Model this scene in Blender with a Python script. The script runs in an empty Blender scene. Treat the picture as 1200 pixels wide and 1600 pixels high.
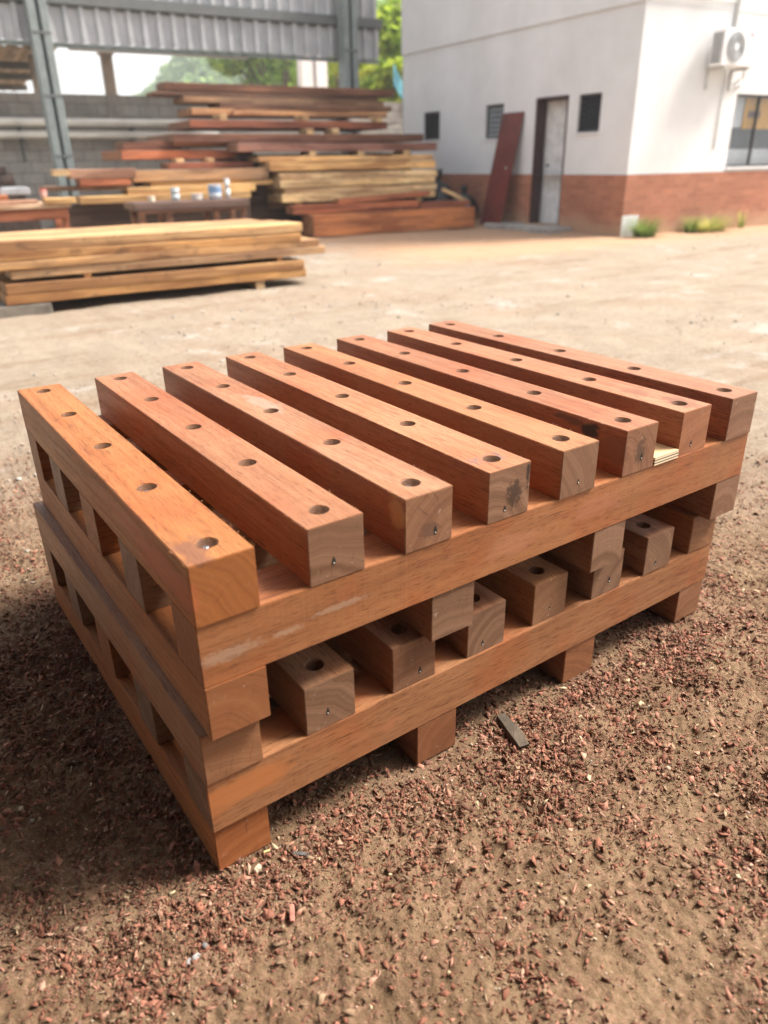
import bpy, bmesh, math, random
import numpy as np
from mathutils import Vector, Matrix
R_ = math.radians
SC = bpy.context.scene
COL = SC.collection

# ------------------------------------------------------------------ camera
cam_d = bpy.data.cameras.new('camera')
cam = bpy.data.objects.new('camera', cam_d)
COL.objects.link(cam)
SC.camera = cam
PIT, YAW, ROL = -0.44, 0.606, -0.0169
fw = Vector((math.sin(YAW)*math.cos(PIT), math.cos(YAW)*math.cos(PIT), math.sin(PIT)))
rt = Vector((math.cos(YAW), -math.sin(YAW), 0))
up = rt.cross(fw)
rt2 = rt*math.cos(ROL) + up*math.sin(ROL)
up2 = -rt*math.sin(ROL) + up*math.cos(ROL)
m = Matrix((rt2, up2, -fw)).transposed().to_4x4()
m.translation = Vector((-0.279, -0.8722, 1.0957))
cam.matrix_world = m
cam_d.sensor_fit = 'VERTICAL'
cam_d.sensor_height = 24.0
cam_d.lens = 24.0*1162.144/1600
cam_d.clip_start = 0.02
cam_d.clip_end = 2000
cam_d.dof.use_dof = True
cam_d.dof.focus_distance = 1.55
cam_d.dof.aperture_fstop = 1.7

# ------------------------------------------------------------------ light
SUN_EL, SUN_AZ = 52.0, -20.0            # azimuth measured from +X, degrees
sd = Vector((math.cos(R_(SUN_EL))*math.cos(R_(SUN_AZ)), math.cos(R_(SUN_EL))*math.sin(R_(SUN_AZ)), math.sin(R_(SUN_EL))))
w = bpy.data.worlds.new('World'); SC.world = w; w.use_nodes = True
nt = w.node_tree
bgn = nt.nodes['Background']
sky = nt.nodes.new('ShaderNodeTexSky'); sky.sky_type = 'NISHITA'; sky.sun_disc = False
sky.sun_elevation = R_(SUN_EL); sky.sun_rotation = math.atan2(sd.x, sd.y)
sky.air_density = 1.0; sky.dust_density = 6.0; sky.ozone_density = 0.6
# thin bright cloud veil, densest low down
tcw = nt.nodes.new('ShaderNodeTexCoord'); spw = nt.nodes.new('ShaderNodeSeparateXYZ'); nt.links.new(tcw.outputs['Generated'], spw.inputs[0])
mrw = nt.nodes.new('ShaderNodeMapRange'); nt.links.new(spw.outputs[2], mrw.inputs[0])
mrw.inputs[1].default_value = 0.0; mrw.inputs[2].default_value = 0.7; mrw.inputs[3].default_value = 0.92; mrw.inputs[4].default_value = 0.35
mxw = nt.nodes.new('ShaderNodeMix'); mxw.data_type = 'RGBA'; nt.links.new(mrw.outputs[0], mxw.inputs[0])
nt.links.new(sky.outputs[0], mxw.inputs[6]); mxw.inputs[7].default_value = (4.6, 4.55, 4.4, 1)
nt.links.new(mxw.outputs[2], bgn.inputs[0]); bgn.inputs[1].default_value = 0.15
sl = bpy.data.lights.new('sun', 'SUN'); sl.energy = 3.9; sl.angle = R_(17); sl.color = (1.0, 0.955, 0.90)
so = bpy.data.objects.new('sun', sl); COL.objects.link(so)
so.rotation_euler = sd.to_track_quat('Z', 'Y').to_euler()
SC.view_settings.view_transform = 'Standard'; SC.view_settings.look = 'None'
SC.view_settings.gamma = 1.0; SC.view_settings.exposure = 1.12
SC.render.engine = 'CYCLES'
SC.cycles.max_bounces = 8
SC.cycles.diffuse_bounces = 2

# ------------------------------------------------------------------ frames
AB = R_(-4.4814)                        # yard frame (building, lumber piles) against the pallet frame
E1 = Vector((math.cos(AB), math.sin(AB), 0)); E2 = Vector((-math.sin(AB), math.cos(AB), 0))
def W(s, t, z=0.0): return E1*s + E2*t + Vector((0, 0, z))

random.seed(7)
rng = np.random.default_rng(11)

# ------------------------------------------------------------------ node helpers
class NB:
    def __init__(s, name):
        s.m = bpy.data.materials.new(name); s.m.use_nodes = True
        s.t = s.m.node_tree; s.b = s.t.nodes['Principled BSDF']
    def n(s, typ, ins=None, **kw):
        nd = s.t.nodes.new(typ)
        for k, v in kw.items(): setattr(nd, k, v)
        for k, v in (ins or {}).items(): s.set(nd.inputs[k], v)
        return nd
    def set(s, inp, v):
        if isinstance(v, bpy.types.NodeSocket): s.t.links.new(v, inp)
        elif isinstance(v, (tuple, list)):
            v = tuple(v)
            if len(v) == 3 and inp.type == 'RGBA': v = v + (1,)
            inp.default_value = v
        else: inp.default_value = v
    def math(s, op, a, b=0.0, c=0.0, clamp=False):
        nd = s.n('ShaderNodeMath', operation=op, use_clamp=clamp)
        s.set(nd.inputs[0], a); s.set(nd.inputs[1], b); s.set(nd.inputs[2], c); return nd.outputs[0]
    def vmath(s, op, a, b=(0, 0, 0)):
        nd = s.n('ShaderNodeVectorMath', operation=op); s.set(nd.inputs[0], a); s.set(nd.inputs[1], b)
        return nd.outputs['Value'] if op in ('LENGTH', 'DOT_PRODUCT', 'DISTANCE') else nd.outputs[0]
    def noise(s, vec, scale=1.0, detail=3.0, rough=0.5, dist=0.0):
        return s.n('ShaderNodeTexNoise', {'Vector': vec, 'Scale': scale, 'Detail': detail, 'Roughness': rough, 'Distortion': dist}).outputs['Fac']
    def ramp(s, f, lo, hi, a=0.0, b=1.0):
        nd = s.n('ShaderNodeMapRange', {'Value': f, 'From Min': lo, 'From Max': hi, 'To Min': a, 'To Max': b}); return nd.outputs[0]
    def mix(s, f, a, b, mode='MIX'):
        nd = s.n('ShaderNodeMix', data_type='RGBA', blend_type=mode)
        s.set(nd.inputs[0], f); s.set(nd.inputs[6], a); s.set(nd.inputs[7], b); return nd.outputs[2]
    def bump(s, h, strength=0.3, dist=0.001):
        nd = s.n('ShaderNodeBump', {'Height': h, 'Strength': strength, 'Distance': dist}); s.set(s.b.inputs['Normal'], nd.outputs[0]); return nd
    def out(s, **kw):
        for k, v in kw.items(): s.set(s.b.inputs[k.replace('_', ' ')], v)
        return s.m
    def co(s): return s.n('ShaderNodeTexCoord')

# ------------------------------------------------------------------ materials
def timber(name, spots=(), stamp=None, fine=1.0, ends=True, side=None):
    """hardwood; colour comes from the object's own colour, end grain from its alpha (0 orange .. 1 grey)"""
    B = NB(name); tc = B.co(); oi = B.n('ShaderNodeObjectInfo')
    P = tc.outputs['Object']; rnd = oi.outputs['Random']
    off = B.n('ShaderNodeCombineXYZ', {'X': B.math('MULTIPLY', rnd, 37.0), 'Y': B.math('MULTIPLY', rnd, 13.0), 'Z': B.math('MULTIPLY', rnd, 7.0)}).outputs[0]
    Q = B.vmath('ADD', P, off)
    warp = B.n('ShaderNodeTexNoise', {'Vector': Q, 'Scale': 4.0, 'Detail': 2.0}).outputs['Color']
    Qw = B.vmath('ADD', Q, B.vmath('MULTIPLY', B.vmath('SUBTRACT', warp, (.5, .5, .5)), (.02, .02, .02)))
    A = B.noise(B.vmath('MULTIPLY', Qw, (1.4, 16, 16)), 1.0, 4, .55, .6)
    S = B.noise(B.vmath('MULTIPLY', Qw, (3.5*fine, 90*fine, 90*fine)), 1.0, 4, .65)
    F = B.noise(B.vmath('MULTIPLY', Q, (30*fine, 520*fine, 520*fine)), 1.0, 2, .7)
    pt = B.noise(Q, 5.0, 3, .6)
    base = B.mix(1.0, oi.outputs['Color'], (.70, .635, .535), 'MULTIPLY')
    if side:   # darker, redder side faces: shade of the gaps put into the colour
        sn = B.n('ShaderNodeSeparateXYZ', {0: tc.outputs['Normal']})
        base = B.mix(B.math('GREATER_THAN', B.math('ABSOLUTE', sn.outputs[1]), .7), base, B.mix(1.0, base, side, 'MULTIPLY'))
    c = B.mix(B.ramp(A, .34, .66), B.mix(1.0, base, (.84, .78, .73), 'MULTIPLY'), B.mix(1.0, base, (1.10, 1.11, 1.11), 'MULTIPLY'))
    c = B.mix(B.ramp(S, .48, .70), c, B.mix(1.0, c, (.78, .70, .64), 'MULTIPLY'))
    c = B.mix(B.ramp(F, .55, .63, 0, .9), c, B.mix(1.0, c, (.46, .36, .30), 'MULTIPLY'))
    c = B.mix(B.ramp(pt, .46, .68, 0, .8), c, B.mix(1.0, c, (1.02, .70, .50), 'MULTIPLY'))
    # pale scuffs
    sc = B.noise(B.vmath('MULTIPLY', Q, (18, 60, 60)), 1.0, 5, .7)
    scm = B.math('MULTIPLY', B.ramp(sc, .66, .74), B.ramp(B.noise(Q, 3.3, 1, .5), .52, .66))
    c = B.mix(B.math('MULTIPLY', scm, .35), c, (.62, .50, .40))
    # faint transverse planer and saw marks
    sw = B.noise(B.vmath('MULTIPLY', Q, (240, 5, 5)), 1.0, 1, .5)
    c = B.mix(B.math('MULTIPLY', B.ramp(sw, .45, .65), B.ramp(B.noise(Q, 6.0, 2, .5), .40, .65, 0, .30)), c, B.mix(1.0, c, (.74, .68, .62), 'MULTIPLY'))
    # handling dirt
    dt = B.noise(B.vmath('MULTIPLY', Q, (9, 22, 22)), 1.0, 5, .75)
    c = B.mix(B.ramp(dt, .58, .70, 0, .38), c, B.mix(1.0, c, (.60, .50, .44), 'MULTIPLY'))
    # dark hairline checks and tiny knots
    hc = B.noise(B.vmath('MULTIPLY', Qw, (5, 170, 170)), 1.0, 2, .5)
    c = B.mix(B.math('MULTIPLY', B.ramp(hc, .69, .73), B.ramp(B.noise(Q, 7.0, 2, .5), .45, .6, 0, .8)), c, B.mix(1.0, c, (.32, .24, .2), 'MULTIPLY'))
    bh = B.math('ADD', B.math('MULTIPLY', S, .6), B.math('MULTIPLY', F, .5))
    if ends:
        sep = B.n('ShaderNodeSeparateXYZ', {0: tc.outputs['Normal']})
        em = B.math('GREATER_THAN', B.math('ABSOLUTE', sep.outputs[0]), .8)
        # ring centre outside the section, per object
        cy = B.ramp(B.math('FRACT', B.math('MULTIPLY', rnd, 71.3)), 0, 1, -.16, .16)
        cz = B.ramp(B.math('FRACT', B.math('MULTIPLY', rnd, 191.7)), 0, 1, -.16, .02)
        cen = B.n('ShaderNodeCombineXYZ', {'X': 0.0, 'Y': cy, 'Z': cz}).outputs[0]
        pw = B.vmath('ADD', P, B.vmath('MULTIPLY', B.vmath('SUBTRACT', B.n('ShaderNodeTexNoise', {'Vector': Q, 'Scale': 22.0, 'Detail': 2.0}).outputs['Color'], (.5, .5, .5)), (0, .022, .022)))
        d = B.vmath('MULTIPLY', B.vmath('SUBTRACT', pw, cen), (0, 1, 1))
        r = B.vmath('LENGTH', d)
        rv = B.n('ShaderNodeCombineXYZ', {'X': r, 'Y': rnd, 'Z': 0.0}).outputs[0]
        rings = B.noise(rv, 330.0, 3, .75)
        wide = B.noise(rv, 42.0, 2, .6)
        grain = B.noise(Q, 900.0, 2, .6)
        chk = B.noise(B.vmath('MULTIPLY', Q, (1, 1, 1)), 55.0, 4, .7)
        g = oi.outputs['Alpha']
        e0 = B.mix(g, B.mix(1.0, base, (.72, .58, .48), 'MULTIPLY'), (.150, .072, .038))
        e1 = B.mix(g, B.mix(1.0, base, (1.05, .95, .88), 'MULTIPLY'), (.285, .165, .100))
        ec = B.mix(B.ramp(wide, .3, .7), e0, e1)
        ec = B.mix(B.ramp(rings, .45, .66, 0, .6), ec, B.mix(1.0, ec, (.55, .47, .42), 'MULTIPLY'))
        ec = B.mix(B.ramp(grain, .5, .8, 0, .5), ec, B.mix(1.0, ec, (.6, .55, .5), 'MULTIPLY'))
        ec = B.mix(B.ramp(chk, .64, .74, 0, .5), ec, (.55, .44, .35))
        sd_ = B.n('ShaderNodeSeparateXYZ', {0: d}); ang = B.math('ARCTAN2', sd_.outputs[1], sd_.outputs[2])
        ck = B.noise(B.n('ShaderNodeCombineXYZ', {'X': B.math('MULTIPLY', ang, 60.0), 'Y': B.math('MULTIPLY', r, 14.0), 'Z': rnd}).outputs[0], 1.0, 2, .6)
        ec = B.mix(B.ramp(ck, .66, .70, 0, .7), ec, B.mix(1.0, ec, (.35, .28, .25), 'MULTIPLY'))
        c = B.mix(em, c, ec)
        bh = B.mix(em, bh, B.math('ADD', B.math('MULTIPLY', rings, .6), B.math('MULTIPLY', grain, .6)))
    for (cx, cy_, cz_, rx, ry, rz, colr, k, nz) in spots:
        dd = B.vmath('LENGTH', B.vmath('MULTIPLY', B.vmath('SUBTRACT', P, (cx, cy_, cz_)), (1/rx, 1/ry, 1/rz)))
        nn = B.noise(B.vmath('MULTIPLY', Q, (nz*.5, nz, nz)), 1.0, 4, .65)
        mk = B.ramp(B.math('ADD', dd, B.math('MULTIPLY', B.math('SUBTRACT', nn, .5), 2.4)), .95, .55, 0, k)
        c = B.mix(B.math('MAXIMUM', mk, 0.0), c, colr)
    if stamp:
        cx, cy_, lx, ly = stamp
        sp = B.n('ShaderNodeSeparateXYZ', {0: B.vmath('SUBTRACT', P, (cx, cy_, 0))})
        inx = B.math('LESS_THAN', B.math('ABSOLUTE', sp.outputs[0]), lx); iny = B.math('LESS_THAN', B.math('ABSOLUTE', sp.outputs[1]), ly)
        top = B.math('GREATER_THAN', B.n('ShaderNodeSeparateXYZ', {0: tc.outputs['Normal']}).outputs[2], .8)
        bars = B.math('GREATER_THAN', B.noise(B.n('ShaderNodeCombineXYZ', {'X': B.math('MULTIPLY', sp.outputs[0], 55.0), 'Y': B.math('MULTIPLY', sp.outputs[1], 420.0), 'Z': 0.0}).outputs[0], 1.0, 0, .5), .47)
        wear = B.ramp(B.noise(Q, 60.0, 3, .7), .40, .55)
        mk = B.math('MULTIPLY', B.math('MULTIPLY', B.math('MULTIPLY', inx, iny), B.math('MULTIPLY', bars, wear)), B.math('MULTIPLY', top, .65))
        c = B.mix(mk, c, (.10, .10, .13))
    B.bump(bh, .35, .0012)
    return B.out(Base_Color=c, Roughness=B.ramp(S, .3, .7, .40, .62), Specular_IOR_Level=.5)

M_wood = timber('hardwood')
M_deck = timber('hardwood_gap_shade', side=(.80, .68, .62))  # side tint paints the shade between the beams

def simple(name, col, rough=.6, metal=0.0, var=.15, scale=8.0, bump=0.0, bscale=60.0, col2=None):
    B = NB(name); P = B.co().outputs['Object']
    n1 = B.noise(P, scale, 5, .6)
    c2 = col2 or tuple(x*(1-var*2) for x in col)
    c = B.mix(B.ramp(n1, .35, .7), col, c2)
    if bump: B.bump(B.noise(P, bscale, 4, .6), bump, .004)
    return B.out(Base_Color=c, Roughness=rough, Metallic=metal)

def rough_lumber():
    B = NB('rough_lumber'); tc = B.co(); oi = B.n('ShaderNodeObjectInfo')
    off = B.vmath('MULTIPLY', B.n('ShaderNodeCombineXYZ', {'X': oi.outputs['Random'], 'Y': oi.outputs['Random'], 'Z': oi.outputs['Random']}).outputs[0], (31, 17, 11))
    Q = B.vmath('ADD', tc.outputs['Object'], off)
    a = B.noise(B.vmath('MULTIPLY', Q, (1.3, 14, 14)), 1, 5, .65, .4)
    b = B.noise(B.vmath('MULTIPLY', Q, (6, 60, 60)), 1, 3, .6)
    k = B.noise(B.vmath('MULTIPLY', Q, (5, 12, 12)), 1, 4, .75)
    base = oi.outputs['Color']
    seg = B.noise(B.vmath('MULTIPLY', Q, (.9, 9, 9)), 1, 1, .5)
    base = B.mix(B.ramp(seg, .53, .56), base, B.mix(1.0, base, (.68, .60, .56), 'MULTIPLY'))
    base = B.mix(B.ramp(seg, .42, .40), base, B.mix(1.0, base, (1.3, 1.28, 1.2), 'MULTIPLY'))
    c = B.mix(B.ramp(a, .35, .68), base, B.mix(1.0, base, (.62, .52, .45), 'MULTIPLY'))
    c = B.mix(B.ramp(b, .52, .75, 0, .6), c, B.mix(1.0, c, (.55, .45, .4), 'MULTIPLY'))
    c = B.mix(B.math('MULTIPLY', B.ramp(k, .56, .66), oi.outputs['Alpha']), c, B.mix(1.0, base, (.36, .33, .34), 'MULTIPLY'))
    # saw cut end
    sep = B.n('ShaderNodeSeparateXYZ', {0: tc.outputs['Normal']})
    em = B.math('GREATER_THAN', B.math('ABSOLUTE', sep.outputs[0]), .8)
    c = B.mix(em, c, B.mix(1.0, B.mix(B.noise(Q, 40, 3, .6), base, (.35, .25, .16)), (.75, .68, .6), 'MULTIPLY'))
    B.bump(b, .5, .004)
    return B.out(Base_Color=c, Roughness=.75)
M_lum = rough_lumber()
M_steel_screw = simple('screw_steel', (.75, .75, .76), .25, 1.0, .05)
M_dark = simple('shade_black', (.02, .018, .016), .9, 0, .1)  # near-black paint for the unlit inside of small holes and windows

# ------------------------------------------------------------------ object helpers
def mesh_obj(name, bm, mat, parent=None, loc=None, rz=None, color=None, smooth=False):
    me = bpy.data.meshes.new(name)
    if isinstance(bm, tuple): me.from_pydata(*bm)
    else:
        bmesh.ops.recalc_face_normals(bm, faces=bm.faces[:])
        bm.to_mesh(me); bm.free()
    if smooth:
        for p in me.polygons: p.use_smooth = True
    for mm in (mat if isinstance(mat, (list, tuple)) else [mat]): me.materials.append(mm)
    o = bpy.data.objects.new(name, me); COL.objects.link(o)
    if parent: o.parent = parent
    if loc is not None: o.location = loc
    if rz is not None: o.rotation_euler = (0, 0, rz)
    if color: o.color = color
    return o
def thing(name, label, cat, loc=(0, 0, 0), rz=0.0, group=None):
    o = bpy.data.objects.new(name, None); COL.objects.link(o); o.empty_display_size = .1
    o.location = loc; o.rotation_euler = (0, 0, rz); tag(o, label, cat, group); return o
def tag(o, label, cat, group=None):
    o['label'] = label; o['category'] = cat
    if group: o['group'] = group
    return o
def kind(o, k): o['kind'] = k; return o
def box(bm, x0, x1, y0, y1, z0, z1, mi=0):
    vs = [bm.verts.new(p) for p in [(x0, y0, z0), (x1, y0, z0), (x1, y1, z0), (x0, y1, z0), (x0, y0, z1), (x1, y0, z1), (x1, y1, z1), (x0, y1, z1)]]
    for f in [(3, 2, 1, 0), (4, 5, 6, 7), (0, 1, 5, 4), (1, 2, 6, 5), (2, 3, 7, 6), (3, 0, 4, 7)]:
        fc = bm.faces.new([vs[i] for i in f]); fc.material_index = mi
    return vs
def cyl(bm, c0, c1, r0, r1=None, n=16, cap=True, mi=0):
    r1 = r0 if r1 is None else r1; c0 = Vector(c0); c1 = Vector(c1); ax = (c1-c0).normalized()
    a = ax.orthogonal().normalized(); b = ax.cross(a); A = []; Bv = []
    for i in range(n):
        t = 2*math.pi*i/n; d = a*math.cos(t)+b*math.sin(t)
        A.append(bm.verts.new(c0+d*r0)); Bv.append(bm.verts.new(c1+d*r1))
    for i in range(n):
        j = (i+1) % n; f = bm.faces.new([A[i], A[j], Bv[j], Bv[i]]); f.smooth = True; f.material_index = mi
    if cap:
        f = bm.faces.new(A[::-1]); f.material_index = mi; f = bm.faces.new(Bv); f.material_index = mi
def tube(bm, pts, r, n=8):
    for p, q in zip(pts[:-1], pts[1:]): cyl(bm, p, q, r, n=n)
def bevel(o, w_=.0015, seg=2):
    b = o.modifiers.new('bevel', 'BEVEL'); b.width = w_; b.segments = seg; b.limit_method = 'ANGLE'; b.angle_limit = R_(40); return o

# numpy value noise
def vnoise(x, y, seed=0):
    xi = np.floor(x).astype(np.int64); yi = np.floor(y).astype(np.int64); fx = x-xi; fy = y-yi
    fx = fx*fx*(3-2*fx); fy = fy*fy*(3-2*fy)
    def h(a, b):
        n = (a*374761393 + b*668265263 + seed*1442695041) & 0xffffffff
        n = ((n ^ (n >> 13))*1274126177) & 0xffffffff
        return ((n ^ (n >> 16)) & 0xffff)/65535.0
    return (h(xi, yi)*(1-fx)+h(xi+1, yi)*fx)*(1-fy) + (h(xi, yi+1)*(1-fx)+h(xi+1, yi+1)*fx)*fy
def fbm(x, y, f, o=4, seed=0, g=.5):
    s = 0; a = 1; t = 0
    for i in range(o): s = s + a*vnoise(x*f, y*f, seed+i*17); t += a; a *= g; f *= 2.03
    return s/t
def sstep(x, a, b):
    t = np.clip((x-a)/(b-a), 0, 1); return t*t*(3-2*t)

# ------------------------------------------------------------------ ground
def ground_h(x, y):
    s = E1.x*x + E1.y*y; t = E2.x*x + E2.y*y
    d = np.hypot(x-.5, y-.2)
    near = 1-sstep(d, 1.6, 3.4)
    h = (fbm(x, y, 1.7, 3, 3)-.5)*.030 + (fbm(x, y, 7, 3, 9)-.5)*.022
    h = h + near*((fbm(x, y, 24, 4, 21, .68)-.5)*.024 + (fbm(x, y, 95, 2, 33, .6)-.5)*.0075*fbm(x, y, 5, 2, 55)*2)
    h = h + (1-near)*(fbm(x, y, 1.1, 4, 41)-.5)*.034
    # lower dip under and near the stack so that the runners bear on it
    dx = np.maximum(np.maximum(-.02-x, x-1.40), 0); dy = np.maximum(np.maximum(-.02-y, y-1.14), 0); dd = np.hypot(dx, dy)
    k = sstep(dd, 0, .12)
    h = h*(.25+.75*k) - .003*(1-k)
    h = h + .10*sstep(s, 8.55, 9.0)*sstep(t, 8.3, 9.6)
    far = sstep(np.hypot(x, y), 20, 45)
    return h*(1-far) - .0
def axis(lo, hi, step, out, grow=1.04):
    a = list(np.arange(lo, hi, step)); st = step; v = a[-1]
    while v < out: st *= grow; v += st; a.append(v)
    st = step; v = a[0]; pre = []
    while v > -out: st *= grow; v -= st; pre.append(v)
    return np.array(pre[::-1]+a)
gx = axis(-.65, 1.9, .0042, 400); gy = axis(-.75, 1.45, .0042, 400)
GX, GY = np.meshgrid(gx, gy); GZ = ground_h(GX, GY)
nx_, ny_ = len(gx), len(gy)
V = np.stack([GX.ravel(), GY.ravel(), GZ.ravel()], 1)
idx = np.arange(nx_*ny_).reshape(ny_, nx_)
Fq = np.stack([idx[:-1, :-1].ravel(), idx[:-1, 1:].ravel(), idx[1:, 1:].ravel(), idx[1:, :-1].ravel()], 1)
def fast_mesh(name, V, F, cols=None, smooth=False):
    me = bpy.data.meshes.new(name); k = F.shape[1]
    me.vertices.add(len(V)); me.vertices.foreach_set('co', V.astype(np.float32).ravel())
    me.loops.add(F.size); me.loops.foreach_set('vertex_index', F.astype(np.int32).ravel())
    me.polygons.add(len(F)); me.polygons.foreach_set('loop_start', (np.arange(len(F))*k).astype(np.int32))
    me.polygons.foreach_set('loop_total', np.full(len(F), k, np.int32))
    if smooth: me.polygons.foreach_set('use_smooth', np.ones(len(F), bool))
    me.update(calc_edges=True); me.validate()
    if cols is not None:
        at = me.color_attributes.new('col', 'FLOAT_COLOR', 'POINT')
        at.data.foreach_set('color', np.concatenate([cols, np.ones((len(cols), 1))], 1).astype(np.float32).ravel())
    return me
def mat_ground():
    B = NB('yard_dirt'); P = B.n('ShaderNodeNewGeometry').outputs['Position']
    d = B.vmath('LENGTH', B.vmath('MULTIPLY', B.vmath('SUBTRACT', P, (.55, .3, 0)), (1, 1, 0)))
    big = B.noise(P, .9, 4, .6); mid = B.noise(P, 5.0, 5, .65); fin = B.noise(P, 70.0, 5, .75); grit = B.noise(P, 420.0, 3, .7)
    nearc = B.mix(B.ramp(mid, .35, .68), (.180, .112, .062), (.315, .218, .130))
    fmid = B.noise(P, 1.9, 9, .78); trk = B.noise(B.vmath('MULTIPLY', B.vmath('ADD', P, (0, 0, 0)), (.35, 2.6, 1)), 1.0, 6, .7)
    farc = B.mix(B.ramp(fmid, .30, .70), (.29, .235, .175), (.42, .36, .28))
    farc = B.mix(B.ramp(big, .52, .68, 0, .6), farc, (.35, .25, .175))
    farc = B.mix(B.ramp(B.noise(P, 1.7, 5, .7), .56, .66, 0, .6), farc, (.50, .475, .43))
    f = B.ramp(B.math('ADD', d, B.math('MULTIPLY', B.math('SUBTRACT', mid, .5), .9)), 1.1, 2.4)
    farc = B.mix(B.ramp(trk, .52, .66, 0, .7), farc, B.mix(1.0, farc, (.70, .58, .48), 'MULTIPLY'))
    farc = B.mix(B.ramp(B.noise(P, 16.0, 6, .8), .50, .66, 0, .55), farc, B.mix(1.0, farc, (.66, .56, .49), 'MULTIPLY'))
    c = B.mix(f, nearc, farc)
    c = B.mix(B.ramp(fin, .40, .66, 0, .75), c, B.mix(1.0, c, (.56, .50, .45), 'MULTIPLY'))
    c = B.mix(B.ramp(grit, .60, .74, 0, .45), c, (.46, .36, .26))
    c = B.mix(B.ramp(B.noise(P, 640.0, 3, .8), .44, .34, 0, .7), c, B.mix(1.0, c, (.45, .40, .36), 'MULTIPLY'))
    vo = B.n('ShaderNodeTexVoronoi', {'Vector': P, 'Scale': 210.0, 'Randomness': 1.0}); vr = B.n('ShaderNodeSeparateColor', {0: vo.outputs['Color']})
    dens = B.ramp(B.noise(P, 4.0, 4, .65), .38, .60)
    near_ = B.ramp(d, 3.2, 1.0)
    c = B.mix(B.math('MULTIPLY', B.math('MULTIPLY', B.math('GREATER_THAN', vr.outputs[0], .62), dens), B.math('MULTIPLY', near_, .75), clamp=True), c, B.mix(vr.outputs[1], (.16, .075, .05), (.42, .25, .17)))
    # orange earth washed along the foot of the building and the lumber
    ss = B.vmath('DOT_PRODUCT', P, tuple(E1)); tt = B.vmath('DOT_PRODUCT', P, tuple(E2))
    om = B.math('MULTIPLY', B.ramp(B.math('ADD', ss, B.math('MULTIPLY', B.math('SUBTRACT', big, .5), 3.0)), 4.2, 5.6), B.ramp(B.math('ADD', tt, B.math('MULTIPLY', B.math('SUBTRACT', mid, .5), 1.6)), 6.3, 7.1))
    c = B.mix(B.math('MULTIPLY', om, .75), c, (.46, .27, .155))
    hh = B.math('ADD', B.math('MULTIPLY', fin, .7), B.math('MULTIPLY', grit, .35))
    B.bump(hh, 1.0, .009)
    return B.out(Base_Color=c, Roughness=.92, Specular_IOR_Level=.2)
gme = fast_mesh('ground', V, Fq, smooth=True); gme.materials.append(mat_ground())
go = bpy.data.objects.new('ground', gme); COL.objects.link(go); kind(go, 'structure')

def vcol_mat(name, rough=.8):
    B = NB(name); a = B.n('ShaderNodeAttribute', attribute_name='col').outputs['Color']
    P = B.n('ShaderNodeNewGeometry').outputs['Position']
    c = B.mix(B.ramp(B.noise(P, 260.0, 3, .6), .4, .7, 0, .6), a, B.mix(1.0, a, (.62, .55, .5), 'MULTIPLY'))
    return B.out(Base_Color=c, Roughness=rough, Specular_IOR_Level=.25)
M_chip = vcol_mat('chip_wood'); M_peb = vcol_mat('pebble_stone', .75)

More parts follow.
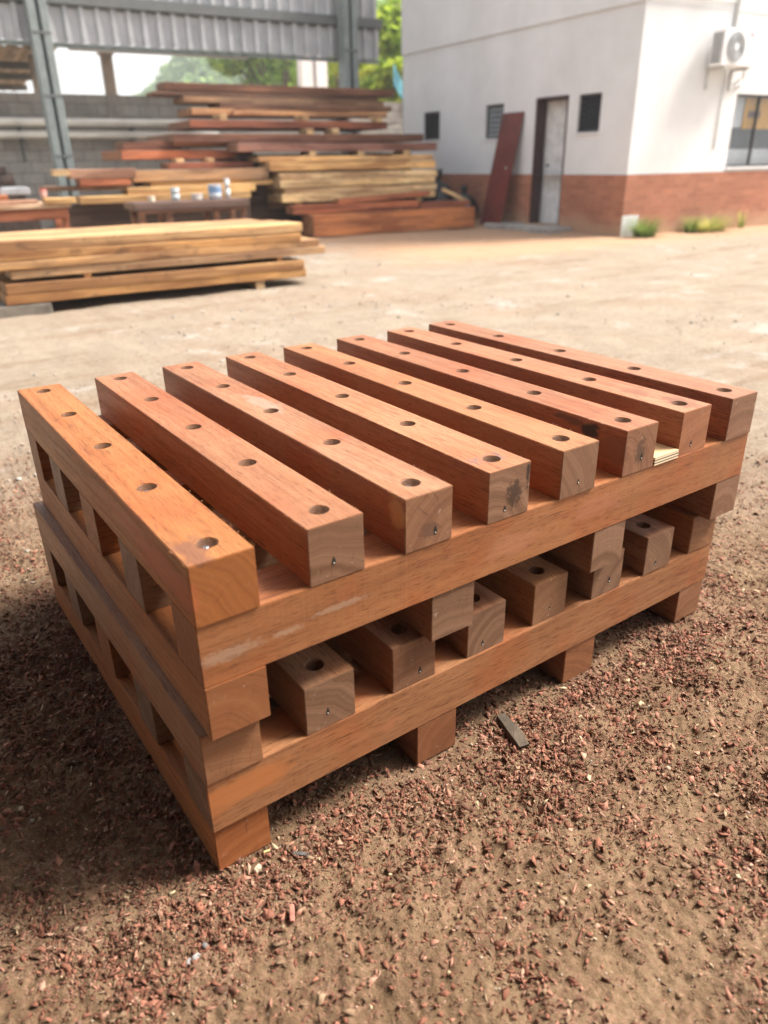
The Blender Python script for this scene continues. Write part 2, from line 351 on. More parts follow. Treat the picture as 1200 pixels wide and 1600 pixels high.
def chip_field(N):
    # candidate points, accepted by clustered density
    x = rng.uniform(-1.6, 3.0, N*6); y = rng.uniform(-1.3, 2.6, N*6)
    cl = fbm(x, y, 2.6, 4, 77, .6); cl2 = fbm(x, y, 11, 3, 88, .6)
    dx = np.maximum(np.maximum(0-x, x-1.38), 0); dy = np.maximum(np.maximum(0-y, y-1.1), 0); dd = np.hypot(dx, dy)
    inside = (dd <= 0)
    dens = np.clip((cl-.42)*4.5, 0.06, 1)*np.clip((cl2-.28)*3.0, .10, 1) + .28*np.exp(-dd/.28)+.9*np.exp(-dd/.10)*np.clip((cl2-.25)*3, .1, 1)*(x < 1.8)
    dens = dens*np.where(inside, .35, 1)*np.clip(1.25-np.hypot(x-.4, y+.1)/2.2, .03, 1)
    keep = rng.random(len(x)) < dens
    return x[keep][:N], y[keep][:N]
def make_chips(N):
    x, y = chip_field(N); n = len(x)
    z = ground_h(x, y)
    L = np.clip(rng.lognormal(math.log(.0053), .55, n), .0018, .0165)
    Wd = L*rng.uniform(.16, .85, n)
    yaw = rng.uniform(0, 6.283, n); pit = rng.normal(0, .5, n); rol = rng.normal(0, .65, n); curl = rng.normal(0, .35, n)
    # six points: two rows of three, bent in the middle, tapered
    base = np.zeros((n, 6, 3))
    tp = rng.choice([.08, .5, .8, 1.0], (n, 3)); sk = rng.normal(0, .42, (n, 3))
    for i, u in enumerate((-.5, 0, .5)):
        cu = np.cos(curl*abs(u)*2)
        zz = curl*.5*L*(u*u*4)*.5
        for j, v in enumerate((-.5, .5)):
            k = i*2+j
            base[:, k, 0] = (u + sk[:, i]*v)*L*cu
            base[:, k, 1] = v*Wd*(tp[:, i] if i != 1 else .6+.4*tp[:, i])
            base[:, k, 2] = zz
    cy, sy = np.cos(yaw), np.sin(yaw); cp, sp = np.cos(pit), np.sin(pit); cr, sr = np.cos(rol), np.sin(rol)
    X, Y, Z = base[..., 0], base[..., 1], base[..., 2]
    Y, Z = Y*cr[:, None]-Z*sr[:, None], Y*sr[:, None]+Z*cr[:, None]
    X, Z = X*cp[:, None]-Z*sp[:, None], X*sp[:, None]+Z*cp[:, None]
    X, Y = X*cy[:, None]-Y*sy[:, None], X*sy[:, None]+Y*cy[:, None]
    lift = -Z.min(1)*.62 + rng.uniform(0, .0025, n)
    top = np.stack([X+x[:, None], Y+y[:, None], Z+(z+lift)[:, None]], -1)
    th = (L*.09+.0004)[:, None]
    bot = top.copy(); bot[..., 2] -= th
    V = np.concatenate([top, bot], 1).reshape(-1, 3)
    f0 = np.array([(0, 2, 3, 1), (2, 4, 5, 3), (0, 6, 8, 2), (2, 8, 10, 4), (1, 3, 9, 7), (3, 5, 11, 9), (0, 1, 7, 6), (4, 10, 11, 5)])
    F = (f0[None]+(np.arange(n)*12)[:, None, None]).reshape(-1, 4)
    pal = np.array([(.21, .088, .055), (.30, .130, .085), (.38, .19, .13), (.145, .070, .045), (.33, .23, .145), (.44, .27, .19), (.22, .145, .09), (.54, .43, .27)])
    pr = np.array([.26, .25, .13, .17, .05, .04, .09, .01])
    c = pal[rng.choice(8, n, p=pr)]*rng.uniform(.75, 1.2, (n, 1))
    return V, F, np.repeat(c, 12, 0)
Vc, Fc, Cc = make_chips(215000)
cme = fast_mesh('wood_chips', Vc, Fc, Cc); cme.materials.append(M_chip)
co_ = bpy.data.objects.new('wood_chips', cme); COL.objects.link(co_); kind(co_, 'stuff')
co_['label'] = 'reddish wood chips and shavings scattered over the dirt around the pallets'

def make_pebbles(N):
    bm = bmesh.new(); bmesh.ops.create_icosphere(bm, subdivisions=1, radius=1.0)
    bv = np.array([v.co[:] for v in bm.verts]); bf = np.array([[v.index for v in f.verts] for f in bm.faces]); bm.free()
    x = rng.uniform(-1.3, 3.2, N*2); y = rng.uniform(-1.2, 3.4, N*2)
    k = rng.random(len(x)) < np.clip(fbm(x, y, 5.3, 3, 101)*2-.5, .12, 1); x = x[k][:N]; y = y[k][:N]; n = len(x)
    r = np.clip(rng.lognormal(math.log(.0014), .50, n), .0007, .0065)
    sc = rng.uniform(.6, 1.25, (n, 1, 3))*r[:, None, None]; sc[..., 2] *= .7
    P = bv[None]*(1+rng.normal(0, .12, (n, len(bv), 1)))*sc
    a = rng.uniform(0, 6.28, n); c, s = np.cos(a)[:, None], np.sin(a)[:, None]
    X = P[..., 0]*c-P[..., 1]*s+x[:, None]; Y = P[..., 0]*s+P[..., 1]*c+y[:, None]; Z = P[..., 2]+(ground_h(x, y)+r*.25)[:, None]
    V = np.stack([X, Y, Z], -1).reshape(-1, 3); F = (bf[None]+(np.arange(n)*len(bv))[:, None, None]).reshape(-1, 3)
    pal = np.array([(.27, .175, .105), (.30, .27, .235), (.45, .36, .26), (.22, .14, .10), (.50, .46, .40)])
    c = pal[rng.choice(5, n, p=[.50, .08, .14, .25, .03])]*rng.uniform(.8, 1.15, (n, 1))
    return V, F, np.repeat(c, len(bv), 0)
Vp, Fp, Cp = make_pebbles(70000)
pme = fast_mesh('gravel', Vp, Fp, Cp, smooth=False); pme.materials.append(M_peb)
po = bpy.data.objects.new('gravel', pme); COL.objects.link(po); kind(po, 'stuff')
po['label'] = 'small pebbles and clods of earth strewn over the yard'

def yard_stones(N):
    bm = bmesh.new(); bmesh.ops.create_icosphere(bm, subdivisions=1, radius=1.0)
    bv = np.array([v.co[:] for v in bm.verts]); bf = np.array([[v.index for v in f.verts] for f in bm.faces]); bm.free()
    x = rng.uniform(-3.5, 13, N*3); y = rng.uniform(1.2, 9.5, N*3)
    k = rng.random(len(x)) < np.clip(fbm(x, y, 1.1, 4, 131, .65)*3-1.2, .02, 1)*np.clip(2.2/np.hypot(x, y), .1, 1); x = x[k][:N]; y = y[k][:N]; n = len(x)
    r = np.clip(rng.lognormal(math.log(.0042), .55, n), .002, .018)
    P = bv[None]*(1+rng.normal(0, .15, (n, len(bv), 1)))*(rng.uniform(.6, 1.3, (n, 1, 3))*r[:, None, None]); P[..., 2] *= .7
    X = P[..., 0]+x[:, None]; Y = P[..., 1]+y[:, None]; Z = P[..., 2]+(ground_h(x, y)+r*.2)[:, None]
    pal = np.array([(.34, .28, .22), (.42, .39, .35), (.27, .20, .15), (.46, .43, .39), (.30, .27, .23)])
    c = pal[rng.choice(5, n, p=[.35, .2, .22, .08, .15])]*rng.uniform(.8, 1.15, (n, 1))
    return np.stack([X, Y, Z], -1).reshape(-1, 3), (bf[None]+(np.arange(n)*len(bv))[:, None, None]).reshape(-1, 3), np.repeat(c, len(bv), 0)
Vy, Fy, Cy = yard_stones(22000)
yme = fast_mesh('gravel', Vy, Fy, Cy); yme.materials.append(M_peb)
yo = bpy.data.objects.new('gravel', yme); COL.objects.link(yo); kind(yo, 'stuff'); yo['label'] = 'loose stones and clods scattered over the pale yard behind the pallets'

# ------------------------------------------------------------------ the two stacked pallets
BW, H1, H2, H3, LN, WD = .1, .0992, .1067, .0974, 1.09, 1.3748
X_UP = [0, .1859, .3653, .5484, .7283, .9126, 1.1021, 1.2716]
X_LO = [0, .1856, .3706, .5515, .7350, .9153, 1.0950, 1.2727]
XR_UP = [0, .4275, .8515, 1.2782]; XR_LO = [.0021, .4263, .8521, 1.2718]
YC = [.05, .303, .5565, .808, 1.04]

def beam_bm(L, w, h, holes=(), hr=.0165, hd=.052, frayed=10, seed=0):
    """squared beam along local +X, centred in Y, resting on z=0, with counterbored holes in its top"""
    bm = bmesh.new(); rr = random.Random(seed)
    y0, y1 = -w/2, w/2; N = 32; hc = w/2
    hs = sorted(holes); extra = []
    topL = []; topR = []      # vertices along the two top edges in order of x
    def vt(x, y, z=h): return bm.verts.new((x, y, z))
    a0 = vt(0, y0); a1 = vt(0, y1); topL.append(a0); topR.append(a1); prev = (a0, a1)
    for hx in hs:
        xs, xe = max(hx-hc, 0), min(hx+hc, L)
        if xs > prev[0].co.x+1e-5:
            b0, b1 = vt(xs, y0), vt(xs, y1); bm.faces.new([prev[0], b0, b1, prev[1]]); topL.append(b0); topR.append(b1)
        else: b0, b1 = prev
        e0, e1 = vt(xe, y0), vt(xe, y1)
        ring = []; rim = []
        for i in range(N):
            t = 2*math.pi*(i+.5)/N - math.pi*3/4
            rim.append(vt(hx+math.cos(t)*hr, math.sin(t)*hr))
        # outer corner order starts at (-,-) corner: b0, e0, e1, b1
        q = N//4; corners = [b0, e0, e1, b1]
        for k in range(4):
            seg = [rim[(k*q+i) % N] for i in range(q)]
            nxt = rim[((k+1)*q) % N]
            bm.faces.new([corners[k], corners[(k+1) % 4]] + [nxt] + seg[::-1])
        low = [bm.verts.new((v.co.x, v.co.y, h-hd)) for v in rim]
        for i in range(N):
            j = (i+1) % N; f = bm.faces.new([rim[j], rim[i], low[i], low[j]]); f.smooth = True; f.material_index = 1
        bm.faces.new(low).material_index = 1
        for _ in range(rr.randint(2, 6)):
            a = rr.uniform(0, 6.283); pp = Vector((hx+math.cos(a)*hr, math.sin(a)*hr, h)); dv = Vector((math.cos(a+rr.uniform(-1.5, 1.5)), math.sin(a), rr.uniform(.1, .8)))*rr.uniform(.002, .0055); q0 = Vector((.0003, .0002, 0))
            extra.append((pp-q0, pp+q0, pp+dv))
        topL.append(e0); topR.append(e1); prev = (e0, e1)
    if prev[0].co.x < L-1e-5:
        b0, b1 = vt(L, y0), vt(L, y1); bm.faces.new([prev[0], b0, b1, prev[1]]); topL.append(b0); topR.append(b1)
    c00, c10, c11, c01 = vt(0, y0, 0), vt(L, y0, 0), vt(L, y1, 0), vt(0, y1, 0)
    bm.faces.new([c00, c10]+topL[::-1]); bm.faces.new([c11, c01]+topR)
    bm.faces.new([c00, c01, c11, c10]); bm.faces.new([c00, topL[0], topR[0], c01]); bm.faces.new([c10, c11, topR[-1], topL[-1]])
    bmesh.ops.recalc_face_normals(bm, faces=bm.faces[:])
    bmesh.ops.bevel(bm, geom=[e for e in bm.edges if e.calc_face_angle(0) > 1.0], offset=.0013, segments=2, affect='EDGES', clamp_overlap=True)
    for tri in extra: bm.faces.new([bm.verts.new(t) for t in tri])
    # torn fibres along the sawn edges
    for k in range(frayed):
        x = rr.uniform(0, L) if rr.random() < .6 else rr.uniform(0, .12)
        s = rr.choice((-1, 1)); p = Vector((x, s*w/2, h)); a = rr.uniform(-1, 1)
        d = Vector((math.cos(a)*.9, s*rr.uniform(.2, .9), rr.uniform(-.4, .9))).normalized(); l = rr.uniform(.003, .009)
        q = Vector((.00035, 0, .0002)); mid = p+d*l*.5+Vector((0, 0, rr.uniform(-.001, .001)))
        v = [bm.verts.new(t) for t in (p-q, p+q, mid+q, mid-q, p+d*l)]
        bm.faces.new([v[0], v[1], v[2], v[3]]); bm.faces.new([v[3], v[2], v[4]])
    return bm
M_bore = simple('shaded_bore_wood', (.17, .075, .035), .8, 0, .25, 120, .5, 400)  # bores coloured darker than the beams so the holes look shaded inside
def raw_obj(name, bm, mat, parent, loc, rz, color):
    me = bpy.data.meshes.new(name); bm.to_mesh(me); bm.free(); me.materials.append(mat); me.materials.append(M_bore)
    o = bpy.data.objects.new(name, me); COL.objects.link(o); o.parent = parent; o.location = loc; o.rotation_euler = (0, 0, rz); o.color = color
    return o
def screw(parent, x, hd=.052, h=H1):
    bm = bmesh.new(); z = h-hd
    cyl(bm, (x, 0, z-.002), (x, 0, z+.004), .0085, n=18); cyl(bm, (x, 0, z+.004), (x, 0, z+.011), .0058, .0052, n=6)
    return mesh_obj('screw', bm, M_steel_screw, parent)
M_glint = simple('bright_screw_tip', (.62, .58, .50), .45, .4, .05)
def hole_mark(parent, y, z, r=.0055, drill=True):
    """raised black tear-shaped patch painting the dark of a hole, with a bright screw tip"""
    bm = bmesh.new(); n = 12; vs = []
    for i in range(n):
        t = 2*math.pi*i/n; rr = r*(1+.9*max(0, math.sin(t))**6)
        vs.append(bm.verts.new((-.0004, y+math.cos(t)*r*.62, z+math.sin(t)*rr)))
    vb = [bm.verts.new((.001, v.co.y, v.co.z)) for v in vs]
    bm.faces.new(vs)
    for i in range(n): bm.faces.new([vs[i], vb[i], vb[(i+1) % n], vs[(i+1) % n]])
    o = mesh_obj('drill_hole_shade', bm, M_dark, parent)  # black patch on the end face, painted as a hole's darkness
    bm = bmesh.new(); cyl(bm, (-.0012, y, z-r*.25), (.0008, y, z-r*.25), .0015, n=8)
    mesh_obj('screw_tip', bm, M_glint, parent)
    return o

ORG, PNK, RED, BRN = (.56, .245, .082), (.57, .28, .138), (.42, .19, .105), (.36, .20, .12)
STAIN = (.30, .075, .030); BLK = (.018, .015, .016)
# own stains and marks; some also carry the painted gap shade
M_b1 = timber('hardwood_red_streaks', spots=[(.10, .05, .05, .22, .02, .035, (.42, .115, .045), .75, 14), (.035, 0.025, .1, .06, .03, .01, (.14, .06, .04), .6, 60), (.33, .05, .06, .18, .02, .02, (.46, .15, .06), .5, 20)])
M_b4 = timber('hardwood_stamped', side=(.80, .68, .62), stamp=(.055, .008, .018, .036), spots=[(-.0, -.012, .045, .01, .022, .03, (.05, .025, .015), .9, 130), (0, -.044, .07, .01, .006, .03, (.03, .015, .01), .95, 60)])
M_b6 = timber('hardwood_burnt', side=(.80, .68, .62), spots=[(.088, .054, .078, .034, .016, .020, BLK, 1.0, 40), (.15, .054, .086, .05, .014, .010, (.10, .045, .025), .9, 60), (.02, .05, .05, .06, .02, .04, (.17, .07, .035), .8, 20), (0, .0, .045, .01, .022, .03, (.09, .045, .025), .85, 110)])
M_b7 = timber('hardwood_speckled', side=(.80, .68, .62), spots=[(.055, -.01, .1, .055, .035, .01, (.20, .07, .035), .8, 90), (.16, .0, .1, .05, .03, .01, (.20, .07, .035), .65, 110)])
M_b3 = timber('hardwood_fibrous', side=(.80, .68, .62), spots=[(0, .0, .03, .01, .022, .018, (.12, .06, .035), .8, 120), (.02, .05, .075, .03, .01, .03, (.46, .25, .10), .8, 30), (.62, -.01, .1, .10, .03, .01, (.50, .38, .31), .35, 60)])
M_c1 = timber('hardwood_scuffed', spots=[(.045, -.05, .045, .06, .01, .014, (.45, .34, .25), .4, 260), (.14, -.05, .045, .03, .01, .007, (.45, .34, .25), .4, 300), (.24, -.05, .055, .06, .01, .008, (.45, .34, .25), .4, 280), (.62, -.05, .05, .07, .01, .035, (.44, .19, .115), .35, 30), (.86, -.05, .06, .07, .01, .03, (.42, .17, .10), .4, 30)])
M_lc = timber('hardwood_varnish_red', spots=[(.06, -.05, .06, .10, .01, .03, (.44, .16, .05), .8, 16), (.36, -.05, .04, .03, .01, .02, (.40, .15, .07), .6, 30), (.4, 0, .1067, .5, .03, .01, (.50, .17, .07), .5, 8)])

def build_pallet(name, label, loc, rz, XS, XR, upper):
    root = thing(name, label, 'pallet', loc, rz, 'hardwood beam pallets stacked on each other')
    z0 = 0.0
    # runners (bottom), along Y
    rcol = [(.50, .225, .095, .25), (.44, .25, .16, 1.0), (.42, .26, .18, 1.0), (.46, .25, .16, .75)] if upper else [(.52, .215, .080, .1), (.36, .17, .09, .1), (.42, .20, .10, .2), (.46, .23, .12, .45)]
    eps = [(-.0014, .003, .0007, .0009), (.007, .0007, .0038, .0022)][0 if upper else 1]
    for i, x in enumerate(XR):
        raw_obj('runner', beam_bm(LN-eps[i], BW, H3, frayed=3, seed=500+i+(50 if upper else 0)), M_wood, root, (x+BW/2, eps[i], z0), math.pi/2, rcol[i])
    z1 = H3
    ccol = [(.46, .245, .140, .9), (.44, .30, .22, 1.0), (.48, .22, .09, .05), (.46, .31, .23, 1.0), (.48, .23, .11, .1)] if upper else [(.46, .235, .125, 1.0), (.42, .30, .21, 1.0), (.46, .21, .09, .1), (.50, .38, .29, 1.0), (.44, .25, .14, .6)]
    if upper: ccol[0] = (.50, .238, .115, .0)
    for i, yc in enumerate(YC):
        L = WD
        raw_obj('cross_beam', beam_bm(L, BW, H2, frayed=8 if i == 0 else 2, seed=600+i+(50 if upper else 0)), (M_c1 if upper else M_lc) if i == 0 else M_wood, root, (0, yc, z1), 0, ccol[i])
    z2 = H3+H2
    if upper:
        bc = [ORG+(.05,), (.54, .265, .145, .9), (.52, .275, .165, .6), (.58, .295, .165, .9), PNK+(.9,), (.50, .235, .13, .6), (.56, .28, .165, .1), (.50, .26, .165, .7)]
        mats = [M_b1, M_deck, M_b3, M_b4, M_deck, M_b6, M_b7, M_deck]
    else:
        bc = [(.46, .27, .17, .0), (.38, .23, .15, 1.), (.40, .215, .13, .6), (.44, .26, .18, 1.), (.48, .27, .14, .6), (.36, .22, .16, 1.), (.36, .23, .17, 1.), (.48, .25, .12, .4)]
        mats = [M_wood]*8
    eps = [[-.003, -.001, -.002, -.0007, -.004, -.002, .002, -.004], [-.0038, 0, .0034, .0031, .0055, .001, -.002, -.0014]][0 if upper else 1]
    # distance of the screw-tip mark from the centre line, local y is to the left seen from the front
    rj = random.Random(5)
    for i, x in enumerate(XS):
        holes = [y-eps[i] for y in YC]
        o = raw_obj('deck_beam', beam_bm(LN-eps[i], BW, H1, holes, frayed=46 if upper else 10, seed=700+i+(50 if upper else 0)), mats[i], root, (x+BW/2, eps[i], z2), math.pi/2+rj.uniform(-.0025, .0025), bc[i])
        for k, hx in enumerate(holes):
            if upper and (i, k) in ((0, 0), (0, 1), (2, 0), (6, 0), (1, 4)): screw(o, hx+.005, .019)
            elif upper or k == 0: screw(o, hx)
        if not (upper and i in (0, 7)) and not (not upper and i in (0, 7)):
            hole_mark(o, rj.uniform(-.014, .012), rj.uniform(.017, .032), rj.uniform(.0036, .0062))
        if upper:
            if i == 0: o['label'] = 'orange deck beam with smooth dark front end and red streaks on its side'
            if i == 3: o['label'] = 'deck beam with smudged blue-black stamp beside its front hole'
            if i == 5: o['label'] = 'deck beam with a black scorched patch near its front end'
            if i == 6: o['label'] = 'deck beam with varnish-brown front end and speckles round its front hole'
    return root
HT = H1+H2+H3
build_pallet('beam_pallet', 'lower hardwood beam pallet standing on the dirt and carrying the other pallet', (-.0128, .0212, 0), .0078, X_LO, XR_LO, False)
build_pallet('beam_pallet', 'upper hardwood beam pallet with eight drilled beams on top, stacked on another pallet', (0, 0, HT), 0, X_UP, XR_UP, True)

# plywood offcut under the burnt beam's neighbour gap
def mat_ply():
    B = NB('plywood'); tc = B.co(); P = tc.outputs['Object']
    z = B.n('ShaderNodeSeparateXYZ', {0: P}).outputs[2]
    layer = B.math('GREATER_THAN', B.math('FRACT', B.math('MULTIPLY', z, 1/.0064)), .62)
    side = B.math('LESS_THAN', B.math('ABSOLUTE', B.n('ShaderNodeSeparateXYZ', {0: tc.outputs['Normal']}).outputs[2]), .5)
    n = B.noise(B.vmath('MULTIPLY', P, (30, 200, 30)), 1, 3, .6)
    c = B.mix(n, (.60, .40, .20), (.70, .50, .27))
    sc = B.mix(layer, (.80, .66, .45), (.10, .06, .035))
    return B.out(Base_Color=B.mix(side, c, sc), Roughness=.7)
bm = bmesh.new(); box(bm, 0, .082, 0, .15, 0, .0185)
o = mesh_obj('plywood_offcut', bm, mat_ply(), None, (1.016, -.003, HT+H3+H2+.0005), 0)
tag(o, 'small plywood offcut with striped edge lying on the front cross beam between two deck beams', 'plywood'); bevel(o, .0006, 1)

# a few single pieces on the dirt
def shard(name, label, cat, x, y, L, w_, h, rz, col, group=None, tilt=0.0, seed=1, rough=.8, lift=0.0):
    rr = random.Random(seed); bm = bmesh.new(); n = 5; rows = []
    for i in range(n):
        u = i/(n-1)-.5; tw = (1-abs(u)*rr.uniform(.1, .6))
        rows.append([bm.verts.new((u*L*rr.uniform(.94, 1.06), s*w_*.5*tw*rr.uniform(.8, 1.1), hh*h*(1-.5*abs(u))*rr.uniform(.7, 1.1)))
                     for s, hh in ((-1, 0), (1, 0), (.8, 1), (-.7, 1))])
    for a, b in zip(rows[:-1], rows[1:]):
        for k in range(4): bm.faces.new([a[k], a[(k+1) % 4], b[(k+1) % 4], b[k]])
    bm.faces.new(rows[0][::-1]); bm.faces.new(rows[-1])
    mt = simple(name+'_surface', col, rough, 0, .2, 60, .5, 300)
    z = float(ground_h(np.array([x]), np.array([y]))[0])
    o = mesh_obj(name, bm, mt, None, (x, y, z+lift), rz); o.rotation_euler = (0, tilt, rz); tag(o, label, cat, group); bevel(o, .0008, 1); return o
shard('timber_offcut', 'flat grey-green weathered offcut half sunk in the dirt in front of the middle runner', 'offcut', .633, -.018, .100, .036, .015, R_(76), (.105, .078, .052), seed=4, lift=.003)
shard('slate_chip', 'dark grey sliver of stone beside the near corner of the stack', 'stone', .121, -.021, .030, .010, .005, R_(-38), (.11, .105, .10), seed=5, lift=.002)
shard('bark_splinter', 'upright salmon-pink fibrous splinter standing alone in the foreground dirt', 'splinter', .052, -.115, .026, .010, .008, R_(62), (.52, .22, .16), seed=6, tilt=-.35, lift=.007)
shard('light_offcut', 'tiny pale cream wood cube just right of the near corner runner', 'offcut', .045, -.006, .014, .011, .010, R_(20), (.62, .50, .36), seed=7, lift=.003)
shard('yellow_splinter', 'small yellowish wood flake lying right of the near corner, next to the cream cube', 'splinter', .074, .018, .012, .006, .003, R_(-10), (.62, .52, .22), seed=8, lift=.003)
for k, (x, y, r, c, lb) in enumerate([(-.101, -.087, .0062, (.42, .40, .38), 'white-grey pebble, middle one of three in a row in the foreground'), (-.113, -.086, .0060, (.33, .31, .30), 'grey pebble, left one of three in a row in the foreground'), (-.083, -.081, .0056, (.20, .19, .185), 'darkest pebble, right one of three in a row in the foreground')]):
    bm = bmesh.new(); bmesh.ops.create_icosphere(bm, subdivisions=2, radius=r)
    for v in bm.verts: v.co = Vector((v.co.x*1.25, v.co.y*.85, v.co.z*.7))*random.uniform(.93, 1.05)
    o = mesh_obj('pebble', bm, simple('pebble_%d' % k, c, .6, 0, .1, 300), None, (x, y, float(ground_h(np.array([x]), np.array([y]))[0])+r*.35), k, smooth=True)
    tag(o, lb, 'pebble', 'pebbles in the foreground dirt')

# ------------------------------------------------------------------ lumber in the yard
CL = dict(red1=(.56, .215, .080, .1), red2=(.50, .175, .080, .2), red3=(.30, .105, .055, .3), yel1=(.74, .55, .29, .9), yel2=(.78, .58, .32, .8), yel3=(.70, .46, .19, .2),
          ora1=(.74, .46, .19, .1), ora2=(.74, .48, .22, .2), ora3=(.52, .29, .14, .2), ora4=(.48, .25, .15, .2), mar1=(.30, .15, .115, .5), mar2=(.19, .085, .05, .5), mar3=(.22, .105, .06, .6),
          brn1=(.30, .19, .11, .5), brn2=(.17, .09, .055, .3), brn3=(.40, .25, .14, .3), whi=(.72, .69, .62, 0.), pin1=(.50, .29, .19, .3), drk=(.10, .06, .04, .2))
def plank(label, s0, s1, t, dep, z0, z1, col, rz=0.0, tilt=0.0, name='lumber_board', group='boards piled in the yard', seed=0, warp=.006):
    """board along local X with slightly wavy faces and rounded arrises"""
    rr = random.Random(seed+int(s0*97)+int(z0*1013)); L = s1-s0; h = z1-z0; n = max(3, int(L/.35)); bm = bmesh.new(); rows = []
    a = [rr.uniform(-1, 1) for _ in range(4)]
    for i in range(n+1):
        u = i/n; wz = warp*(a[0]*math.sin(3*u+a[1])+.4*rr.uniform(-1, 1)); wy = warp*2*a[2]*math.sin(2.2*u+a[3])
        x = -L/2+L*u
        rows.append([bm.verts.new((x, y+wy, z+wz)) for y, z in ((0, 0), (dep, 0), (dep, h), (0, h))])
    for p, q in zip(rows[:-1], rows[1:]):
        for k in range(4): bm.faces.new([p[k], q[k], q[(k+1) % 4], p[(k+1) % 4]])
    bm.faces.new(rows[0]); bm.faces.new(rows[-1][::-1])
    c = W((s0+s1)/2, t, z0)
    o = mesh_obj(name, bm, M_lum, None, c, 0, color=CL[col] if isinstance(col, str) else col)
    o.rotation_euler = (0, -tilt, AB+rz); tag(o, label, 'beam' if name == 'lumber_beam' else 'board', group); bevel(o, .006, 1); return o
TABLE = [
  (5.26, 8.44, 10.55, 0.45, 0.015, 0.346, 'red1', 0, 'long red-brown squared beam lying along the ground at the front of the far lumber pile'),
  (5.01, 7.38, 10.75, 0.3, 0.364, 0.486, 'red2', 0, 'reddish plank lying on the long ground-level beam of the far lumber pile'),
  (7.41, 8.48, 10.75, 0.3, 0.321, 0.446, 'red3', 0, 'short dark red offcut on the right end of the long ground-level beam'),
  (5.83, 7.61, 10.75, 0.25, 0.52, 0.59, 'red2', 2.2, 'thin tilted red board wedged under the weathered yellow planks'),
  (4.9, 7.83, 10.9, 0.6, 0.53, 0.648, 'yel1', 0, 'lowest of the weathered pale yellow planks in the far lumber pile'),
  (4.96, 7.86, 10.92, 0.6, 0.651, 0.739, 'yel2', 0, 'second plank from the bottom of the weathered pale yellow bundle'),
  (4.88, 7.81, 10.9, 0.6, 0.746, 0.843, 'yel1', 0, 'third plank from the bottom of the weathered pale yellow bundle'),
  (4.9, 7.87, 10.93, 0.6, 0.847, 0.957, 'yel2', 0, 'topmost plank of the weathered pale yellow bundle'),
  (4.93, 5.41, 11.55, 0.4, 0.423, 0.958, 'brn1', 0, 'stubby brown block end standing left behind the weathered yellow bundle'),
  (4.78, 7.88, 11.0, 0.55, 0.987, 1.116, 'ora1', 0, 'bright yellow-orange plank just above the weathered yellow bundle'),
  (4.66, 7.94, 11.15, 0.5, 1.123, 1.199, 'ora2', 0, 'thinner yellow-orange plank directly under the long maroon board'),
  (4.35, 8.05, 11.2, 0.5, 1.268, 1.39, 'mar1', 0, 'long rounded maroon board with grey sheen over the yellow-orange planks'),
  (3.49, 8.03, 11.6, 0.5, 1.416, 1.534, 'mar2', 0, 'long dark brown board just above the grey-sheened maroon board'),
  (3.88, 7.48, 11.95, 0.5, 1.622, 1.736, 'red3', 0, 'red board below the white plank in the upper far lumber pile'),
  (6.86, 7.94, 12.2, 0.25, 1.729, 1.8, 'whi', 0, 'short white painted plank sticking out at the right of the far lumber pile'),
  (4.74, 7.69, 12.3, 0.45, 1.826, 1.914, 'ora3', 0, 'light orange board in the upper part of the far lumber pile'),
  (4.06, 4.77, 12.35, 0.4, 1.827, 1.928, 'ora3', 0, 'short orange board end at the upper left of the far lumber pile'),
  (4.6, 7.91, 12.5, 0.45, 1.935, 2.019, 'brn2', 0, 'dark brown board third from the top of the far lumber pile'),
  (4.01, 7.77, 12.55, 0.45, 2.02, 2.107, 'brn1', 0, 'warped brown board second layer from the top of the far lumber pile'),
  (3.57, 7.73, 12.7, 0.4, 2.121, 2.178, 'brn2', 0, 'thin dark board jutting furthest left near the top of the far lumber pile'),
  (3.77, 8.12, 12.75, 0.45, 2.198, 2.315, 'mar3', 0, 'topmost brown board crowning the far lumber pile'),
  (2.71, 4.81, 11.75, 0.5, 1.186, 1.312, 'red2', 0, 'long red plank in the left half of the far lumber pile'),
  (2.79, 3.7, 11.9, 0.5, 1.327, 1.433, 'mar2', 0, 'short dark maroon plank resting on the long red plank at left'),
  (3.54, 4.92, 11.8, 0.4, 1.365, 1.456, 'ora4', 0, 'pinkish orange plank above the long red plank at left'),
  (3.3, 4.66, 11.4, 0.45, 1.045, 1.131, 'red3', 0, 'thin red plank under two pale spacer blocks at left'),
  (2.68, 4.78, 11.1, 0.5, 0.883, 1.036, 'brn3', 0, 'thick tan-brown beam in the middle of the left lumber pile'),
  (2.93, 4.88, 11.15, 0.5, 0.806, 0.873, 'ora2', 0, 'thin golden plank directly beneath the thick tan-brown beam'),
  (2.51, 4.43, 10.8, 0.35, 0.72, 0.814, 'yel3', 0, 'upper bright yellow timber behind the cans on the dark bench'),
  (1.83, 4.32, 10.75, 0.4, 0.632, 0.729, 'yel3', 0, 'lower bright yellow timber behind the cans on the dark bench'),
  (1.54, 1.75, 10.7, 0.2, 0.99, 1.068, 'yel2', 0, 'pale stub end poking out left beside the steel column'),
  (1.78, 2.67, 10.85, 0.35, 0.945, 1.066, 'pin1', 0, 'pinkish plank crossing in front of the steel column foot'),
  (1.89, 2.58, 10.85, 0.35, 0.855, 0.94, 'red2', 0, 'short reddish board under the pinkish plank by the column'),
  (1.41, 2.55, 10.95, 0.3, 0.795, 0.856, 'brn1', 0, 'thin dark brown board jutting left beneath the reddish board'),
]
FG = 'boards of the far lumber pile'
